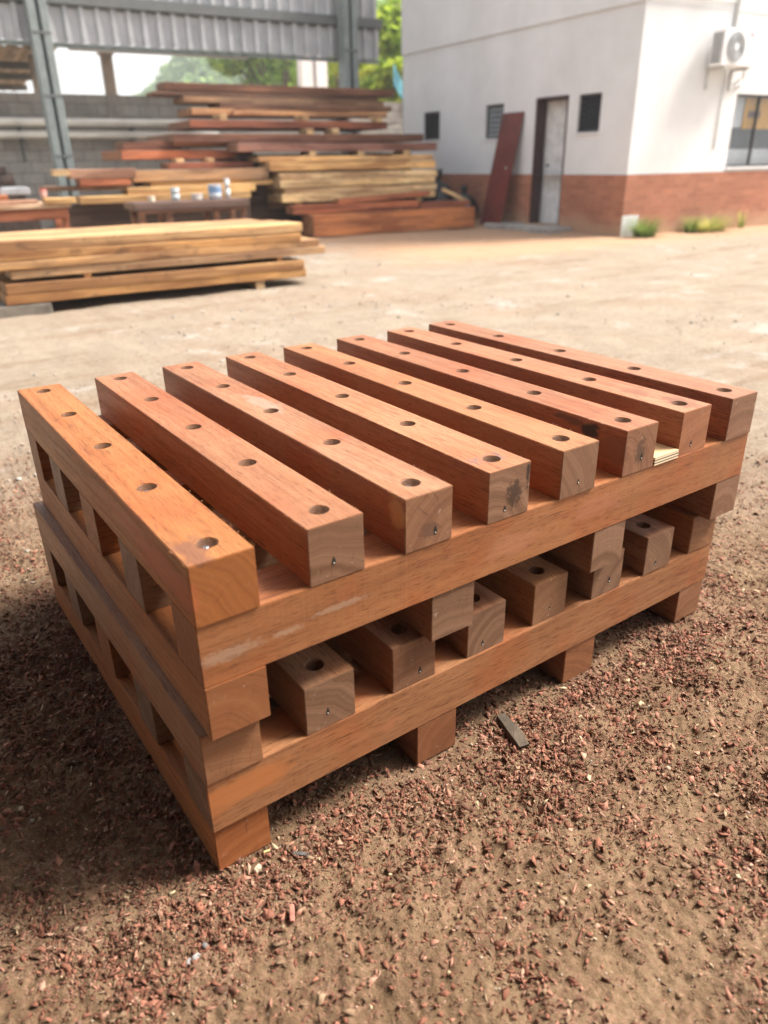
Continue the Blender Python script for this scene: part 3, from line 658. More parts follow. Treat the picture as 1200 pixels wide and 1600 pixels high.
for k, (s0, s1, t, dep, z0, z1, c, ti, lb) in enumerate(TABLE):
    big = (z1-z0 > .14)
    if t > 11.5 and s1 > 4.7: dep = max(dep, 13.15-t)
    plank(lb, s0, s1, t, dep, z0, z1, c, tilt=R_(ti), name='lumber_beam' if big else 'lumber_board', group=FG, seed=k)
# support beams behind the front tiers
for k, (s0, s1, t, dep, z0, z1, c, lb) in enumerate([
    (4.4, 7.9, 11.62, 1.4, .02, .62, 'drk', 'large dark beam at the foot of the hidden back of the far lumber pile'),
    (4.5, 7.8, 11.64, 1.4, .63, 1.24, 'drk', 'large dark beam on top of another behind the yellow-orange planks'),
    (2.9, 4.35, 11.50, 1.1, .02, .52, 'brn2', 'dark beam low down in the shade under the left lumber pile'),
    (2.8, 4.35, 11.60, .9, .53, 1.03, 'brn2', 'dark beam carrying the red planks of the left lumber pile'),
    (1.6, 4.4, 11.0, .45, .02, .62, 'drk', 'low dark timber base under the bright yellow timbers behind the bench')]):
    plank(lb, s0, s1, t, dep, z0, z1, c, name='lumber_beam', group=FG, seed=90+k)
# spacer blocks between tiers
M_sp = M_lum
for k, (s, t, z0, z1, lb) in enumerate([
    (5.62, 11.2, 1.199, 1.268, 'left spacer block under the grey-sheened maroon board'), (6.52, 11.2, 1.199, 1.268, 'middle spacer block under the grey-sheened maroon board'), (7.42, 11.2, 1.199, 1.268, 'right spacer block under the grey-sheened maroon board'),
    (5.86, 11.75, 1.534, 1.622, 'left pale spacer block in the dark gap beneath the upper red board'), (6.34, 11.75, 1.534, 1.622, 'right pale spacer block in the dark gap beneath the upper red board'),
    (3.52, 11.5, 1.131, 1.186, 'left pale spacer block under the long red plank at left'), (4.0, 11.5, 1.131, 1.186, 'right pale spacer block under the long red plank at left'),
    (5.9, 11.98, 1.737, 1.826, 'spacer block between the upper red board and the light orange board'), (4.45, 11.98, 1.737, 1.826, 'spacer block under the short orange board end'), (7.35, 11.98, 1.737, 1.826, 'spacer block near the right end of the light orange board'),
    (5.3, 10.78, .346, .364, 'thin spacer on the left of the ground-level beam'), (7.0, 10.78, .346, .364, 'thin spacer on the right of the ground-level beam'),
    (5.2, 10.95, .486, .529, 'spacer under the left end of the weathered bundle'), (7.5, 10.95, .446, .529, 'spacer under the right end of the weathered bundle')]):
    plank(lb, s-.06, s+.06, t, .35, z0, z1, 'yel1', name='spacer_block', group='spacer blocks in the lumber piles', seed=200+k, warp=.001)['category'] = 'spacer'
o = plank('pale forked stick leaning off the right end of the far lumber pile', 7.95, 8.55, 10.9, .06, .50, .56, 'yel2', tilt=R_(-22), name='wooden_stick', group=None, seed=300); o['category'] = 'stick'

# near left stack of yellow planks, turned a little against the yard frame
SA = AB+R_(2.44); SO = W(.41, 5.99)
def SW(u, v, z=0): return SO+Vector((math.cos(SA)*u-math.sin(SA)*v, math.sin(SA)*u+math.cos(SA)*v, z))
def splank(lb, u0, u1, v, dep, z0, z1, col, seed, grp='planks of the yellow stack left of the pallets'):
    o = plank(lb, u0, u1, 0, dep, z0, z1, (col[0]*1.18, col[1]*1.22, col[2]*1.22, col[3]*.8), seed=seed, group=grp); o.location = SW((u0+u1)/2, v, z0); o.rotation_euler = (0, 0, SA); return o
Y = lambda a, b, c, d: (a, b, c, d)
layers = [(.082, .160, -.12, 2.62, Y(.46, .245, .09, .8), 'lowest front plank of the yellow stack at left'),
          (.163, .243, -.10, 2.60, Y(.40, .215, .085, .9), 'front plank just below the dark gap of the yellow stack at left'),
          (.283, .352, -.04, 2.84, Y(.37, .225, .12, 1.), 'front plank just above the dark gap, its end sticking out furthest right'),
          (.355, .418, -.16, 2.78, Y(.40, .225, .10, 1.), 'second front plank above the dark gap of the yellow stack'),
          (.421, .492, -.22, 2.58, Y(.41, .215, .08, .9), 'front plank second from the top of the yellow stack at left'),
          (.495, .575, -.30, 2.60, Y(.47, .285, .135, .9), 'top front plank of the yellow stack at left')]
for k, (z0, z1, u0, u1, c, lb) in enumerate(layers):
    splank(lb, u0, u1, random.uniform(-.01, .012), .34, z0, z1, c, 400+k)
    for r, (v, d) in enumerate([(.36, .33), (.71, .34)]):
        if k == 5: l2 = ['middle plank of the top layer of the yellow stack', 'rearmost plank of the top layer of the yellow stack'][r]
        else: l2 = 'inner plank of the yellow stack, '+['lowest layer', 'layer below the gap', 'layer above the gap', 'second layer above the gap', 'layer under the top'][k]+[', middle row', ', rear row'][r]
        splank(l2, u0+random.uniform(-.05, .05), u1+random.uniform(-.12, .0), v, d, z0, z1-.004 if k == 5 else z1, (c[0]*1.02, c[1]*1.03, c[2]*1.05, c[3]), 430+k*3+r, grp='inner planks of the yellow stack' if k < 5 else 'planks of the yellow stack left of the pallets')
for k, (u, z0, z1, lb) in enumerate([(.55, .243, .283, 'small orange sticker in the gap of the yellow stack, left one'), (2.35, .243, .283, 'small sticker in the gap of the yellow stack, right one')]):
    o = splank(lb, u-.03, u+.03, .01, .98, z0, z1, Y(.60, .32, .12, .2), 470+k, 'stickers in the yellow stack'); o.name = 'spacer_strip'; o['category'] = 'spacer'
o = splank('wooden bearer block under the right end of the yellow stack', 2.08, 2.17, .02, .9, 0.0, .082, Y(.34, .24, .14, .3), 475, None); o.name = 'bearer_block'; o['category'] = 'block'
M_conc = simple('rough_concrete', (.40, .37, .33), .9, 0, .2, 6, .5, 80)
bm = bmesh.new(); box(bm, -.32, .22, 0, .9, -.03, .080)
o = mesh_obj('concrete_block', bm, simple('dirty_concrete', (.23, .20, .165), .9, 0, .25, 9, .5, 80), None, SW(0, -.005), SA); tag(o, 'low dirty grey concrete block under the left end of the yellow stack', 'block'); bevel(o, .012, 2)

# ------------------------------------------------------------------ benches and small things
def bench(label, s0, s1, t, dep, ztop, thick, topc, legc, legs, apron):
    r = thing('work_bench', label, 'bench', W(s0, t), AB, 'rough wooden work benches')
    L = s1-s0
    bm = bmesh.new(); box(bm, 0, L, 0, dep, ztop-thick, ztop); bevel(mesh_obj('bench_top', bm, M_lum, r, color=topc), .006, 1)
    bm = bmesh.new(); box(bm, .04, L-.04, .03, .07, ztop-thick-apron, ztop-thick-.001); bevel(mesh_obj('apron', bm, M_lum, r, color=legc), .004, 1)
    for x in legs:
        for y in (.072, dep-.10):
            bm = bmesh.new(); box(bm, x, x+.075, y, y+.07, 0, ztop-thick-.002); bevel(mesh_obj('leg', bm, M_lum, r, color=legc), .004, 1)
    return r
bench('rough bench with pale plank top and red-brown apron and legs at the far left', -.6, 1.50, 9.5, .75, .70, .05, (.60, .42, .27, .4), (.42, .15, .07, .2), (.1, .95, 1.98), .13)
bench('dark brown low bench carrying cans in front of the yellow timbers', 2.26, 3.80, 9.5, .60, .665, .09, (.14, .085, .07, .3), (.26, .13, .08, .3), (.06, .42, 1.06, 1.44), .04)
plank('yellow block end lying on the right corner of the red-legged bench', 1.20, 1.56, 9.44, .2, .702, .765, 'yel3', seed=501, group=None)
plank('pale plank lying along the red-legged bench top', -.4, 1.15, 9.62, .18, .702, .745, 'pin1', seed=502, group=None)
plank('short red-brown board on the left of the red-legged bench', .3, .85, 9.85, .2, .702, .80, 'red1', seed=503, group=None)
def can(name, label, cat, s, t, z, r, h, col, col2=None, lid=None, group=None):
    root = thing(name, label, cat, W(s, t, z), AB, group)
    bm = bmesh.new(); cyl(bm, (0, 0, 0), (0, 0, h*.5), r*.93, r, 20); cyl(bm, (0, 0, h*.5), (0, 0, h*.94), r, r, 20)
    mesh_obj('body', bm, simple(name+'_body_paint', col, .4, 0, .05), root)
    bm = bmesh.new(); cyl(bm, (0, 0, h*.94), (0, 0, h), r*1.05, r*1.05, 20); mesh_obj('lid', bm, simple(name+'_lid_paint', lid or col, .4, 0, .05), root)
    if col2:
        bm = bmesh.new(); cyl(bm, (0, 0, h*.45), (0, 0, h*.85), r*1.015, r*1.015, 20, cap=False); mesh_obj('band', bm, simple(name+'_band_paint', col2, .5, 0, .05), root)
    return root
can('paint_can', 'slim grey metal can on the left half of the dark bench', 'can', 2.87, 9.75, .665, .055, .165, (.50, .55, .56))
can('plastic_pail', 'white pail with blue band standing on the dark bench', 'pail', 3.42, 9.75, .665, .09, .19, (.55, .58, .62), (.20, .32, .50), (.60, .62, .64))
can('spray_bottle', 'tall thin white bottle next to the blue banded pail', 'bottle', 3.58, 9.70, .665, .035, .26, (.66, .66, .64))
can('paint_can', 'small pale tin lid-down on the dark bench between the grey can and the pail', 'can', 3.18, 9.8, .665, .08, .08, (.60, .55, .50))
can('paint_can', 'small cream tin on the left end of the dark bench', 'can', 2.55, 9.75, .665, .045, .07, (.72, .62, .48))
can('red_cap_bottle', 'small bottle with bright red cap on the red-legged bench', 'bottle', 1.24, 9.72, .765, .04, .09, (.55, .30, .25), None, (.75, .02, .03))
can('plastic_pail', 'white pail on the ground under the red-legged bench', 'pail', 1.02, 9.9, 0, .14, .36, (.70, .74, .72))
can('plastic_pail', 'second, smaller whitish pail under the right end of the red-legged bench', 'pail', 1.62, 10.05, 0, .11, .34, (.66, .70, .72))
bm = bmesh.new(); box(bm, 0, .34, 0, .2, 0, .07); box(bm, .03, .31, .03, .17, .07, .085)
o = mesh_obj('toolbox', bm, simple('grey_plastic', (.42, .44, .46), .5), None, W(.78, 9.9, .801), AB); tag(o, 'flat grey case lying on the red-brown board on the bench', 'case'); bevel(o, .008)

# dark machine in the far left corner
mroot = thing('saw_machine', 'dark rusty machine with a motor on top, standing before the block wall', 'machine', W(1.1, 14.9), AB)
M_rust = simple('rusty_iron', (.10, .065, .05), .7, .3, .3, 9)
bm = bmesh.new(); box(bm, 0, .7, 0, .4, .0, .55); box(bm, .05, .55, .05, .35, .55, .72); mesh_obj('machine_base', bm, M_rust, mroot)
bm = bmesh.new(); cyl(bm, (.05, .15, .88), (.42, .15, .88), .15, n=16); box(bm, .12, .32, .05, .25, 1.02, 1.12)
mesh_obj('motor', bm, M_rust, mroot)

# ------------------------------------------------------------------ shed: cladding, columns, wall
M_clad = simple('galvanised_sheet', (.52, .53, .54), .5, .1, .10, 2.5, .0, 60, (.38, .39, .40))
M_stl = simple('grey_green_steel', (.27, .31, .30), .55, .2, .12, 6)
M_drk = simple('dark_steel', (.16, .17, .165), .6, .2, .1, 6)
shed = thing('lumber_shed', 'open steel shed with a high band of corrugated metal cladding behind the lumber piles', 'shed', W(0, 14.5), AB)
def corrugated(s0, s1, z0, z1, pitch=.26, dep=.075, th=.003, nz=1):
    bm = bmesh.new(); prof = []; s = s0
    while s < s1:
        for ds, d in ((0, 0), (.30, 0), (.42, 1), (.66, 1), (.78, 0)):
            x = s+ds*pitch
            if x <= s1: prof.append((x, -d*dep))
        s += pitch
    prof.append((s1, 0))
    for sgn in (0, 1):
        lo = [bm.verts.new((x, y+sgn*th, z0)) for x, y in prof]; hi = [bm.verts.new((x, y+sgn*th, z1)) for x, y in prof]
        for i in range(len(prof)-1): bm.faces.new([lo[i], lo[i+1], hi[i+1], hi[i]])
    return bm
mesh_obj('cladding', corrugated(-7, 8.82, 2.995, 3.52), M_clad, shed)
mesh_obj('cladding', corrugated(-7, 8.82, 3.50, 5.3), M_clad, shed).location = (0, .06, 0)
bm = bmesh.new(); box(bm, -7, 8.84, -.13, -.055, 3.53, 3.66); box(bm, -7, 8.84, -.055, -.045, 3.49, 3.70); mesh_obj('purlin', bm, M_drk, shed)
bm = bmesh.new(); box(bm, -7, 8.84, .02, .10, 2.93, 2.995); mesh_obj('bottom_rail', bm, M_stl, shed)
bm = bmesh.new(); box(bm, -7, 8.84, .15, .23, 5.1, 5.25); mesh_obj('top_rail', bm, M_stl, shed)
M_trans = simple('translucent_white_strip', (.85, .86, .84), .4, 0, .03)
bm = bmesh.new(); box(bm, 2.75, 6.0, .12, .14, 2.90, 3.0); mesh_obj('light_strip', bm, M_trans, shed)
for s in (2.27, 7.95, -3.4):
    bm = bmesh.new()
    box(bm, s-.15, s-.03, -.44, -.14, 0, 5.1); box(bm, s+.03, s+.15, -.44, -.14, 0, 5.1); box(bm, s-.03, s+.03, -.30, -.26, 0, 5.1)
    o = mesh_obj('column', bm, M_stl, shed); bevel(o, .01, 1)
    for q in range(6):
        bm = bmesh.new(); box(bm, s-.15, s+.15, -.4455, -.4402, .35+q*.9, .39+q*.9); mesh_obj('column_plate', bm, M_drk, shed)
# shed roof, sloping down to the back
bm = bmesh.new(); n = 60
for i in range(n):
    x0 = -7+i*15.8/n; x1 = x0+15.8/n; mm_ = (x0+x1)/2
    v = [bm.verts.new(p) for p in ((x0, .1, 5.3), (mm_, .1, 5.34), (x1, .1, 5.3), (x1, 1.4, 5.2), (mm_, 1.4, 5.24), (x0, 1.4, 5.2))]
    bm.faces.new([v[0], v[1], v[4], v[5]]); bm.faces.new([v[1], v[2], v[3], v[4]])
mesh_obj('roof', bm, M_clad, shed)

def block_mat(name, c1, c2, mortar, bw, bh, msize, stain=.5):
    B = NB(name); P = B.co().outputs['Object']
    sp = B.n('ShaderNodeSeparateXYZ', {0: P})
    uv = B.n('ShaderNodeCombineXYZ', {'X': B.math('ADD', sp.outputs[0], sp.outputs[1]), 'Y': sp.outputs[2], 'Z': 0.0}).outputs[0]
    br = B.n('ShaderNodeTexBrick', {'Vector': uv, 'Color1': c1, 'Color2': c2, 'Mortar': mortar, 'Scale': 1.0, 'Mortar Size': msize, 'Brick Width': bw, 'Row Height': bh, 'Mortar Smooth': .3, 'Bias': 0.0})
    nn = B.noise(P, 1.3, 5, .7)
    c = B.mix(B.ramp(nn, .42, .68, 0, stain), br.outputs['Color'], B.mix(1.0, br.outputs['Color'], (.42, .39, .36), 'MULTIPLY'))
    c = B.mix(B.ramp(B.noise(P, 14.0, 4, .7), .45, .7, 0, .4), c, B.mix(1.0, c, (.72, .68, .64), 'MULTIPLY'))
    B.bump(B.math('ADD', B.math('MULTIPLY', br.outputs['Fac'], -1.0), B.math('MULTIPLY', B.noise(P, 40.0, 4, .6), .3)), .6, .006)
    return B.out(Base_Color=c, Roughness=.9)
M_block = block_mat('concrete_blockwork', (.46, .44, .40), (.36, .345, .32), (.27, .26, .25), .40, .20, .012)
wl = thing('block_wall', 'unplastered grey concrete block wall closing the back of the lumber yard', 'wall', W(0, 16.15), AB)
bm = bmesh.new(); box(bm, -8, 10.6, 0, .15, -.2, 2.36); mesh_obj('blockwork', bm, M_block, wl)
for s in (-2.4, 3.72, 9.3):
    bm = bmesh.new(); box(bm, s-.13, s+.13, -.04, .20, -.2, 2.37); mesh_obj('pilaster', bm, M_conc, wl)
M_pvc = simple('old_white_pipe', (.84, .82, .74), .5, 0, .12, 3)
for z, s1, lb in ((1.86, 5.35, 'upper of the two long off-white pipes along the grey block wall'), (1.655, 5.7, 'lower of the two long off-white pipes along the grey block wall')):
    bm = bmesh.new(); cyl(bm, (-5, 0, 0), (s1, 0, 0), .068, n=16)
    o = mesh_obj('plastic_pipe', bm, M_pvc, None, W(0, 15.86, z), AB); tag(o, lb, 'pipe', 'long pipes along the block wall')
for s in (-1.2, 1.9, 3.95, 5.1):
    bm = bmesh.new(); box(bm, s-.02, s+.02, -.41, 0, 1.545, 1.585); box(bm, s-.02, s+.02, -.41, 0, 1.735, 1.775); box(bm, s-.02, s+.02, -.04, 0, 1.2, 1.77); mesh_obj('pipe_bracket', bm, M_drk, wl)
# post beyond the wall carrying the light rail
bm = bmesh.new(); box(bm, -.1, .1, -.1, .1, 0, 3.2); box(bm, -.14, .14, -.14, .14, 3.08, 3.2)
o = mesh_obj('concrete_post', bm, simple('brown_concrete', (.42, .34, .27), .85, 0, .15, 3), None, W(3.80, 16.55), AB); tag(o, 'slim brownish post rising behind the block wall against the white sky', 'post'); bevel(o, .01, 1)

# neighbouring fibre cement roof
M_fib = simple('fibre_cement', (.42, .35, .28), .85, 0, .3, 2.2)
nr = thing('neighbour_roof', 'low old corrugated fibre cement roof beyond the wall at far left', 'roof', W(0, 17.2), AB)
bm = bmesh.new()
for sg in (0, 1):
    prev = None
    for i in range(170):
        x = -9+i*.0715; z = 3.24+.035*math.sin(i*math.pi/2+.4)+sg*.012
        cur = [bm.verts.new((x, 0, z)), bm.verts.new((x+.25, 8.5, z-.12))]
        if prev: bm.faces.new([prev[0], cur[0], cur[1], prev[1]])
        prev = cur
mesh_obj('roof_sheet', bm, M_fib, nr)
bm = bmesh.new()
for y in (1.6, 3.6, 6.0, 8.3): box(bm, -9, 3.2, y, y+.12, 3.02-y*.014, 3.16-y*.014)
mesh_obj('purlin', bm, M_drk, nr)
for s in (-6, -1.5, 2.6):
    bm = bmesh.new(); box(bm, s-.08, s+.08, 8.2, 8.36, 0, 2.95); box(bm, s-.08, s+.08, .3, .46, 0, 3.14); mesh_obj('post', bm, M_fib, nr)

# ------------------------------------------------------------------ white building
S0, T0, T1, S1B = 9.0711, 7.697, 13.97, 17.5
HB = 6.2
M_white = simple('white_render', (.76, .76, .755), .8, 0, .03, 1.2, .15, 90, (.66, .655, .64))
M_brick0 = block_mat('brick_tile', (.47, .19, .105), (.36, .135, .075), (.33, .20, .14), .23, .072, .006, .25)
def splash_brick():
    m_ = M_brick0; t_ = m_.node_tree; bs = t_.nodes['Principled BSDF']; src = bs.inputs['Base Color'].links[0].from_socket
    B = NB.__new__(NB); B.m = m_; B.t = t_; B.b = bs; P = B.co().outputs['Object']; z = B.n('ShaderNodeSeparateXYZ', {0: P}).outputs[2]
    f = B.ramp(B.math('ADD', z, B.math('MULTIPLY', B.math('SUBTRACT', B.noise(P, 3.0, 5, .7), .5), .5)), .30, .04, 0, .8)
    B.set(bs.inputs['Base Color'], B.mix(f, src, (.45, .29, .18))); return m_
M_brick = splash_brick()
M_redfr = simple('dark_red_paint', (.045, .014, .014), .4)
M_alu = simple('dark_aluminium', (.10, .10, .105), .4, .5)
def glassmat():
    B = NB('window_glass'); return B.out(Base_Color=(.03, .032, .035), Roughness=.06, Specular_IOR_Level=.7)
M_gl = glassmat()
bd = thing('white_building', 'two-storey white rendered building with a brick-tiled foot at the right of the yard', 'building', W(S0, T0), AB)
# local frame: x along E1 from the corner, y along E2 from the corner
LT, LS = T1-T0, S1B-S0
def wall_with_holes(x0, x1, z0, z1, holes, f):
    """rectangles of a wall plane around rectangular holes; f maps (a, z, depth)->xyz"""
    holes = [(max(h[0], x0), min(h[1], x1), max(h[2], z0), min(h[3], z1)) for h in holes]
    xs = sorted({x0, x1}|{h[0] for h in holes}|{h[1] for h in holes}); zs = sorted({z0, z1}|{h[2] for h in holes}|{h[3] for h in holes})
    bm = bmesh.new(); V = {}
    def v(a, z, d):
        k = (round(a, 5), round(z, 5), d)
        if k not in V: V[k] = bm.verts.new(f(a, z, d))
        return V[k]
    def hole(a, b, c, d): 
        m1, m2 = (a+b)/2, (c+d)/2
        return any(h[0] < m1 < h[1] and h[2] < m2 < h[3] for h in holes)
    for a, b in zip(xs[:-1], xs[1:]):
        for c, d in zip(zs[:-1], zs[1:]):
            if hole(a, b, c, d): continue
            bm.faces.new([v(a, c, 0), v(b, c, 0), v(b, d, 0), v(a, d, 0)])
    TH = .16
    for (a, b, c, d) in holes:
        a, b, c, d = max(a, x0), min(b, x1), max(c, z0), min(d, z1)
        q = [(a, c), (b, c), (b, d), (a, d)]
        for i in range(4):
            p, r = q[i], q[(i+1) % 4]
            bm.faces.new([bm.verts.new(f(p[0], p[1], 0)), bm.verts.new(f(r[0], r[1], 0)), bm.verts.new(f(r[0], r[1], TH)), bm.verts.new(f(p[0], p[1], TH))])
    return bm
D0, D1 = 9.06-T0, 9.80-T0                # door along y
W3 = (8.36-T0, 8.84-T0, 1.46, 1.985); W2 = (10.66-T0, 11.17-T0, 1.44, 1.98); W1 = (12.62-T0, 13.19-T0, 1.47, 1.97)
fl = lambda off: (lambda a, z, d: (d+off, a, z))
fr = lambda off: (lambda a, z, d: (a, d+off, z))
WNR = (11.29-S0, 13.2-S0, .93, 1.97)
door_h = (D0, D1, .08, 2.0)
o = mesh_obj('wall', wall_with_holes(0, LT, .866, 3.03, [door_h, W1, W2, W3], fl(0)), M_white, bd)
o = mesh_obj('upper_wall', wall_with_holes(0, LT, 3.03, HB, [], fl(-.03)), M_white, bd)
bm = bmesh.new(); box(bm, -.03, 0, 0, LT, 3.0295, 3.0300); mesh_obj('ledge_soffit', bm, M_white, bd)
o = mesh_obj('wall', wall_with_holes(0, LS, .866, 3.03, [WNR], fr(0)), M_white, bd)
o = mesh_obj('upper_wall', wall_with_holes(-.03, LS, 3.03, HB, [], fr(-.006)), M_white, bd)
o = mesh_obj('brick_plinth', wall_with_holes(-.014, LT, -.3, .866, [door_h], fl(-.014)), M_brick, bd)
o = mesh_obj('brick_plinth', wall_with_holes(-.014, LS, -.3, .866, [], fr(-.014)), M_brick, bd)
bm = bmesh.new(); box(bm, -.02, LS, 0, LT, HB, HB+.25); box(bm, 0, LS, LT-.02, LT, -.3, HB); mesh_obj('roof_slab', bm, M_white, bd)
bm = bmesh.new(); box(bm, -.014, 0, 0, D0, .8655, .8665); box(bm, -.014, 0, D1, LT, .8655, .8665); mesh_obj('plinth_cap', bm, M_white, bd)
# patch of bare plaster at the corner foot
bm = bmesh.new(); box(bm, -.0165, .33, -.0175, -.0145, -.05, .30); mesh_obj('plaster_patch', bm, M_white, bd)
# room seen through the door
M_room = simple('grey_room_paint', (.78, .78, .77), .8)
bm = bmesh.new()
box(bm, .17, 1.5, D0-.10, D0-.05, 0, 2.4); box(bm, .17, 1.5, D1+.25, D1+.30, 0, 2.4); box(bm, 1.45, 1.5, D0-.05, D1+.25, 0, 2.4); box(bm, .17, 1.5, D0-.05, D1+.25, 2.35, 2.4)
mesh_obj('room_wall', bm, M_room, bd)
bm = bmesh.new(); box(bm, -.01, 1.45, D0-.05, D1+.25, .0, .079); mesh_obj('room_floor', bm, M_conc, bd)
bm = bmesh.new(); box(bm, -.02, .15, D1-.05, D1, .08, 2.0); box(bm, -.02, .15, D0, D1-.05, 1.955, 2.0); box(bm, -.01, .15, D0, D0+.03, .08, 1.955)
dfr = mesh_obj('door_frame', bm, M_redfr, bd)
# inner white door leaf standing ajar
bm = bmesh.new(); box(bm, 0, .70, 0, .035, .09, 1.95); leaf = mesh_obj('door', bm, M_room, bd); leaf.location = (.20, D0+.02, 0); leaf.rotation_euler = (0, 0, R_(87))
bm = bmesh.new(); cyl(bm, (.56, .035, 1.0), (.56, .085, 1.0), .02, n=10); mesh_obj('handle', bm, M_alu, leaf)
# louvred windows
def louvre(h, pane, lab=None):
    a, b, c, d = h
    bm = bmesh.new(); t_ = .03
    for q in ((a, a+t_, c, d), (b-t_, b, c, d), (a+t_, b-t_, c, c+t_), (a+t_, b-t_, d-t_, d)): box(bm, .03, .08, q[0], q[1], q[2], q[3])
    wf = mesh_obj('window', bm, M_alu, bd)
    n = 6; hh = (d-c-2*t_)/n
    bm = bmesh.new()
    for i in range(n):
        z = c+t_+i*hh
        v = [bm.verts.new(p) for p in ((.035, a+t_, z+.004), (.035, b-t_, z+.004), (.075, b-t_, z+hh*1.02), (.075, a+t_, z+hh*1.02))]
        bm.faces.new(v)
    mesh_obj('pane', bm, pane, wf)
    bm = bmesh.new(); box(bm, .14, .155, a, b, c, d); mesh_obj('backing', bm, M_dark, wf)  # near-black sheet painted as the unlit room behind the louvres
    bm = bmesh.new(); box(bm, -.02, .03, a-.02, b+.02, c-.03, c-.002); mesh_obj('sill', bm, M_white, wf)
M_lglass = simple('grey_louvre_glass', (.26, .28, .29), .2)
M_dglass = simple('dark_louvre_glass', (.012, .011, .012), .7)  # matt black panes, the dark interior put into their colour
louvre(W1, M_dglass); louvre(W2, M_lglass); louvre(W3, M_dglass)
# large window on the right wall
a, b, c, d = WNR
bm = bmesh.new(); t_ = .035
for q in ((a, a+t_, c, d), (b-t_, b, c, d), (a+t_, b-t_, c, c+t_), (a+t_, b-t_, d-t_, d), (a+.62, a+.65, c+t_, d-t_), (a+1.27, a+1.30, c+t_, d-t_)): box(bm, q[0], q[1], .03, .08, q[2], q[3])
wf = mesh_obj('window', bm, M_alu, bd)
bm = bmesh.new(); box(bm, a, b, -.03, .02, c-.03, c-.002); mesh_obj('sill', bm, M_white, wf)
bm = bmesh.new(); box(bm, a+.02, b-.02, .16, .17, c, d); mesh_obj('curtain', bm, simple('grey_white_curtain', (.85, .86, .90), .8, 0, .1, 12), wf)
bm = bmesh.new(); box(bm, a+.02, b-.02, .148, .158, c+.27, c+.58); mesh_obj('dark_shelf', bm, simple('dark_grey_shelf', (.11, .11, .12), .7), wf)
bm = bmesh.new(); box(bm, a+.42, a+1.15, .13, .14, c+.56, d-.03); mesh_obj('poster', bm, simple('orange_poster', (.85, .42, .03), .7, 0, .1), wf)
bm = bmesh.new(); box(bm, a+.52, a+.82, .12, .128, c+.72, d-.22); mesh_obj('poster', bm, simple('brown_poster', (.22, .10, .06), .7, 0, .1), wf)
def clear_glass():
    B = NB('clear_glass'); return B.out(Base_Color=(.9, .93, .94), Roughness=.02, Transmission_Weight=1.0, IOR=1.45)
bm = bmesh.new(); box(bm, a+t_, b-t_, .052, .056, c+t_, d-t_); mesh_obj('pane', bm, clear_glass(), wf)

# conduits and air conditioner on the right wall
M_cond = simple('grey_white_conduit', (.60, .60, .58), .5)
bm = bmesh.new(); tube(bm, [(-.02+.05, -.03, 3.10), (1.88, -.03, 3.14)], .014); tube(bm, [(1.88, -.03, 4.6), (1.88, -.03, 2.80)], .028); mesh_obj('conduit', bm, M_cond, bd)
ac = thing('air_conditioner', 'white outdoor air conditioning unit with round grey fan grille bracketed high on the white wall', 'air conditioner', W(10.42, 7.40, 2.29), AB)
M_acw = simple('white_enamel', (.84, .84, .83), .4, 0, .02)
M_acg = simple('grey_grille', (.40, .42, .43), .5)
bm = bmesh.new(); box(bm, 0, .74, 0, .22, 0, .47); o = mesh_obj('case', bm, M_acw, ac); bevel(o, .015, 2)
bm = bmesh.new(); cyl(bm, (.27, -.006, .24), (.27, -.001, .24), .195, n=40)
mesh_obj('fan_grille', bm, M_acg, ac)
bm = bmesh.new()
for k in range(5):
    r = .05+.034*k
    for i in range(36):
        p, q = 2*math.pi*i/36, 2*math.pi*(i+1)/36
        cyl(bm, (.27+r*math.cos(p), -.012, .24+r*math.sin(p)), (.27+r*math.cos(q), -.012, .24+r*math.sin(q)), .0045, n=4, cap=False)
mesh_obj('grille_ring', bm, simple('light_grille_wire', (.62, .63, .63), .5), ac)
bm = bmesh.new(); cyl(bm, (.27, -.02, .24), (.27, -.008, .24), .045, n=20); mesh_obj('fan_hub', bm, M_acw, ac)
bm = bmesh.new()
for i in range(9): box(bm, -.006, -.001, .03, .19, .05+i*.042, .072+i*.042)
mesh_obj('side_louvre', bm, M_alu, ac)
bm = bmesh.new(); cyl(bm, (.60, -.004, .41), (.60, -.001, .41), .022, n=20); mesh_obj('emblem', bm, simple('red_emblem', (.62, .05, .12), .5), ac)
bm = bmesh.new()
for x in (.08, .62):
    box(bm, x, x+.035, .0, .297, -.035, -.002); box(bm, x, x+.035, .262, .297, -.28, -.035)
mesh_obj('wall_bracket', bm, M_cond, ac)
bm = bmesh.new(); tube(bm, [(.70, .12, .0), (.76, .16, -.12), (.70, .27, -.2), (.84, .28, -.24), (.92, .285, -.16)], .014); tube(bm, [(.50, .28, -.02), (.50, .285, -1.1)], .009); mesh_obj('pipe', bm, M_cond, ac)

# concrete doorstep
bm = bmesh.new(); box(bm, -.55, -.016, D0-.35, D1+.6, -.1, .085)
o = mesh_obj('doorstep', bm, M_conc, None, W(S0, T0), AB); tag(o, 'thin concrete step in front of the narrow doorway', 'step'); bevel(o, .01, 1)

# red door slab leaning on the wall
M_rdoor = simple('mahogany_varnish', (.165, .030, .020), .35, 0, .25, 3.0)
rd = thing('door_slab', 'dark red wooden door leaf leaning against the white wall between window and doorway', 'door', W(8.63, 10.10, .05), AB)
Lr = math.hypot(1.78, .38); lean = math.atan2(.40, 1.76)
bm = bmesh.new(); box(bm, 0, .04, 0, .54, 0, Lr); o = mesh_obj('panel', bm, M_rdoor, rd); bevel(o, .004)
bm = bmesh.new(); cyl(bm, (-.004, .10, .93), (-.045, .10, .93), .02, .026, 14); mesh_obj('knob', bm, simple('chrome_knob', (.7, .7, .7), .25, 1.0, .02), rd)
rd.rotation_euler = (0, lean, AB)

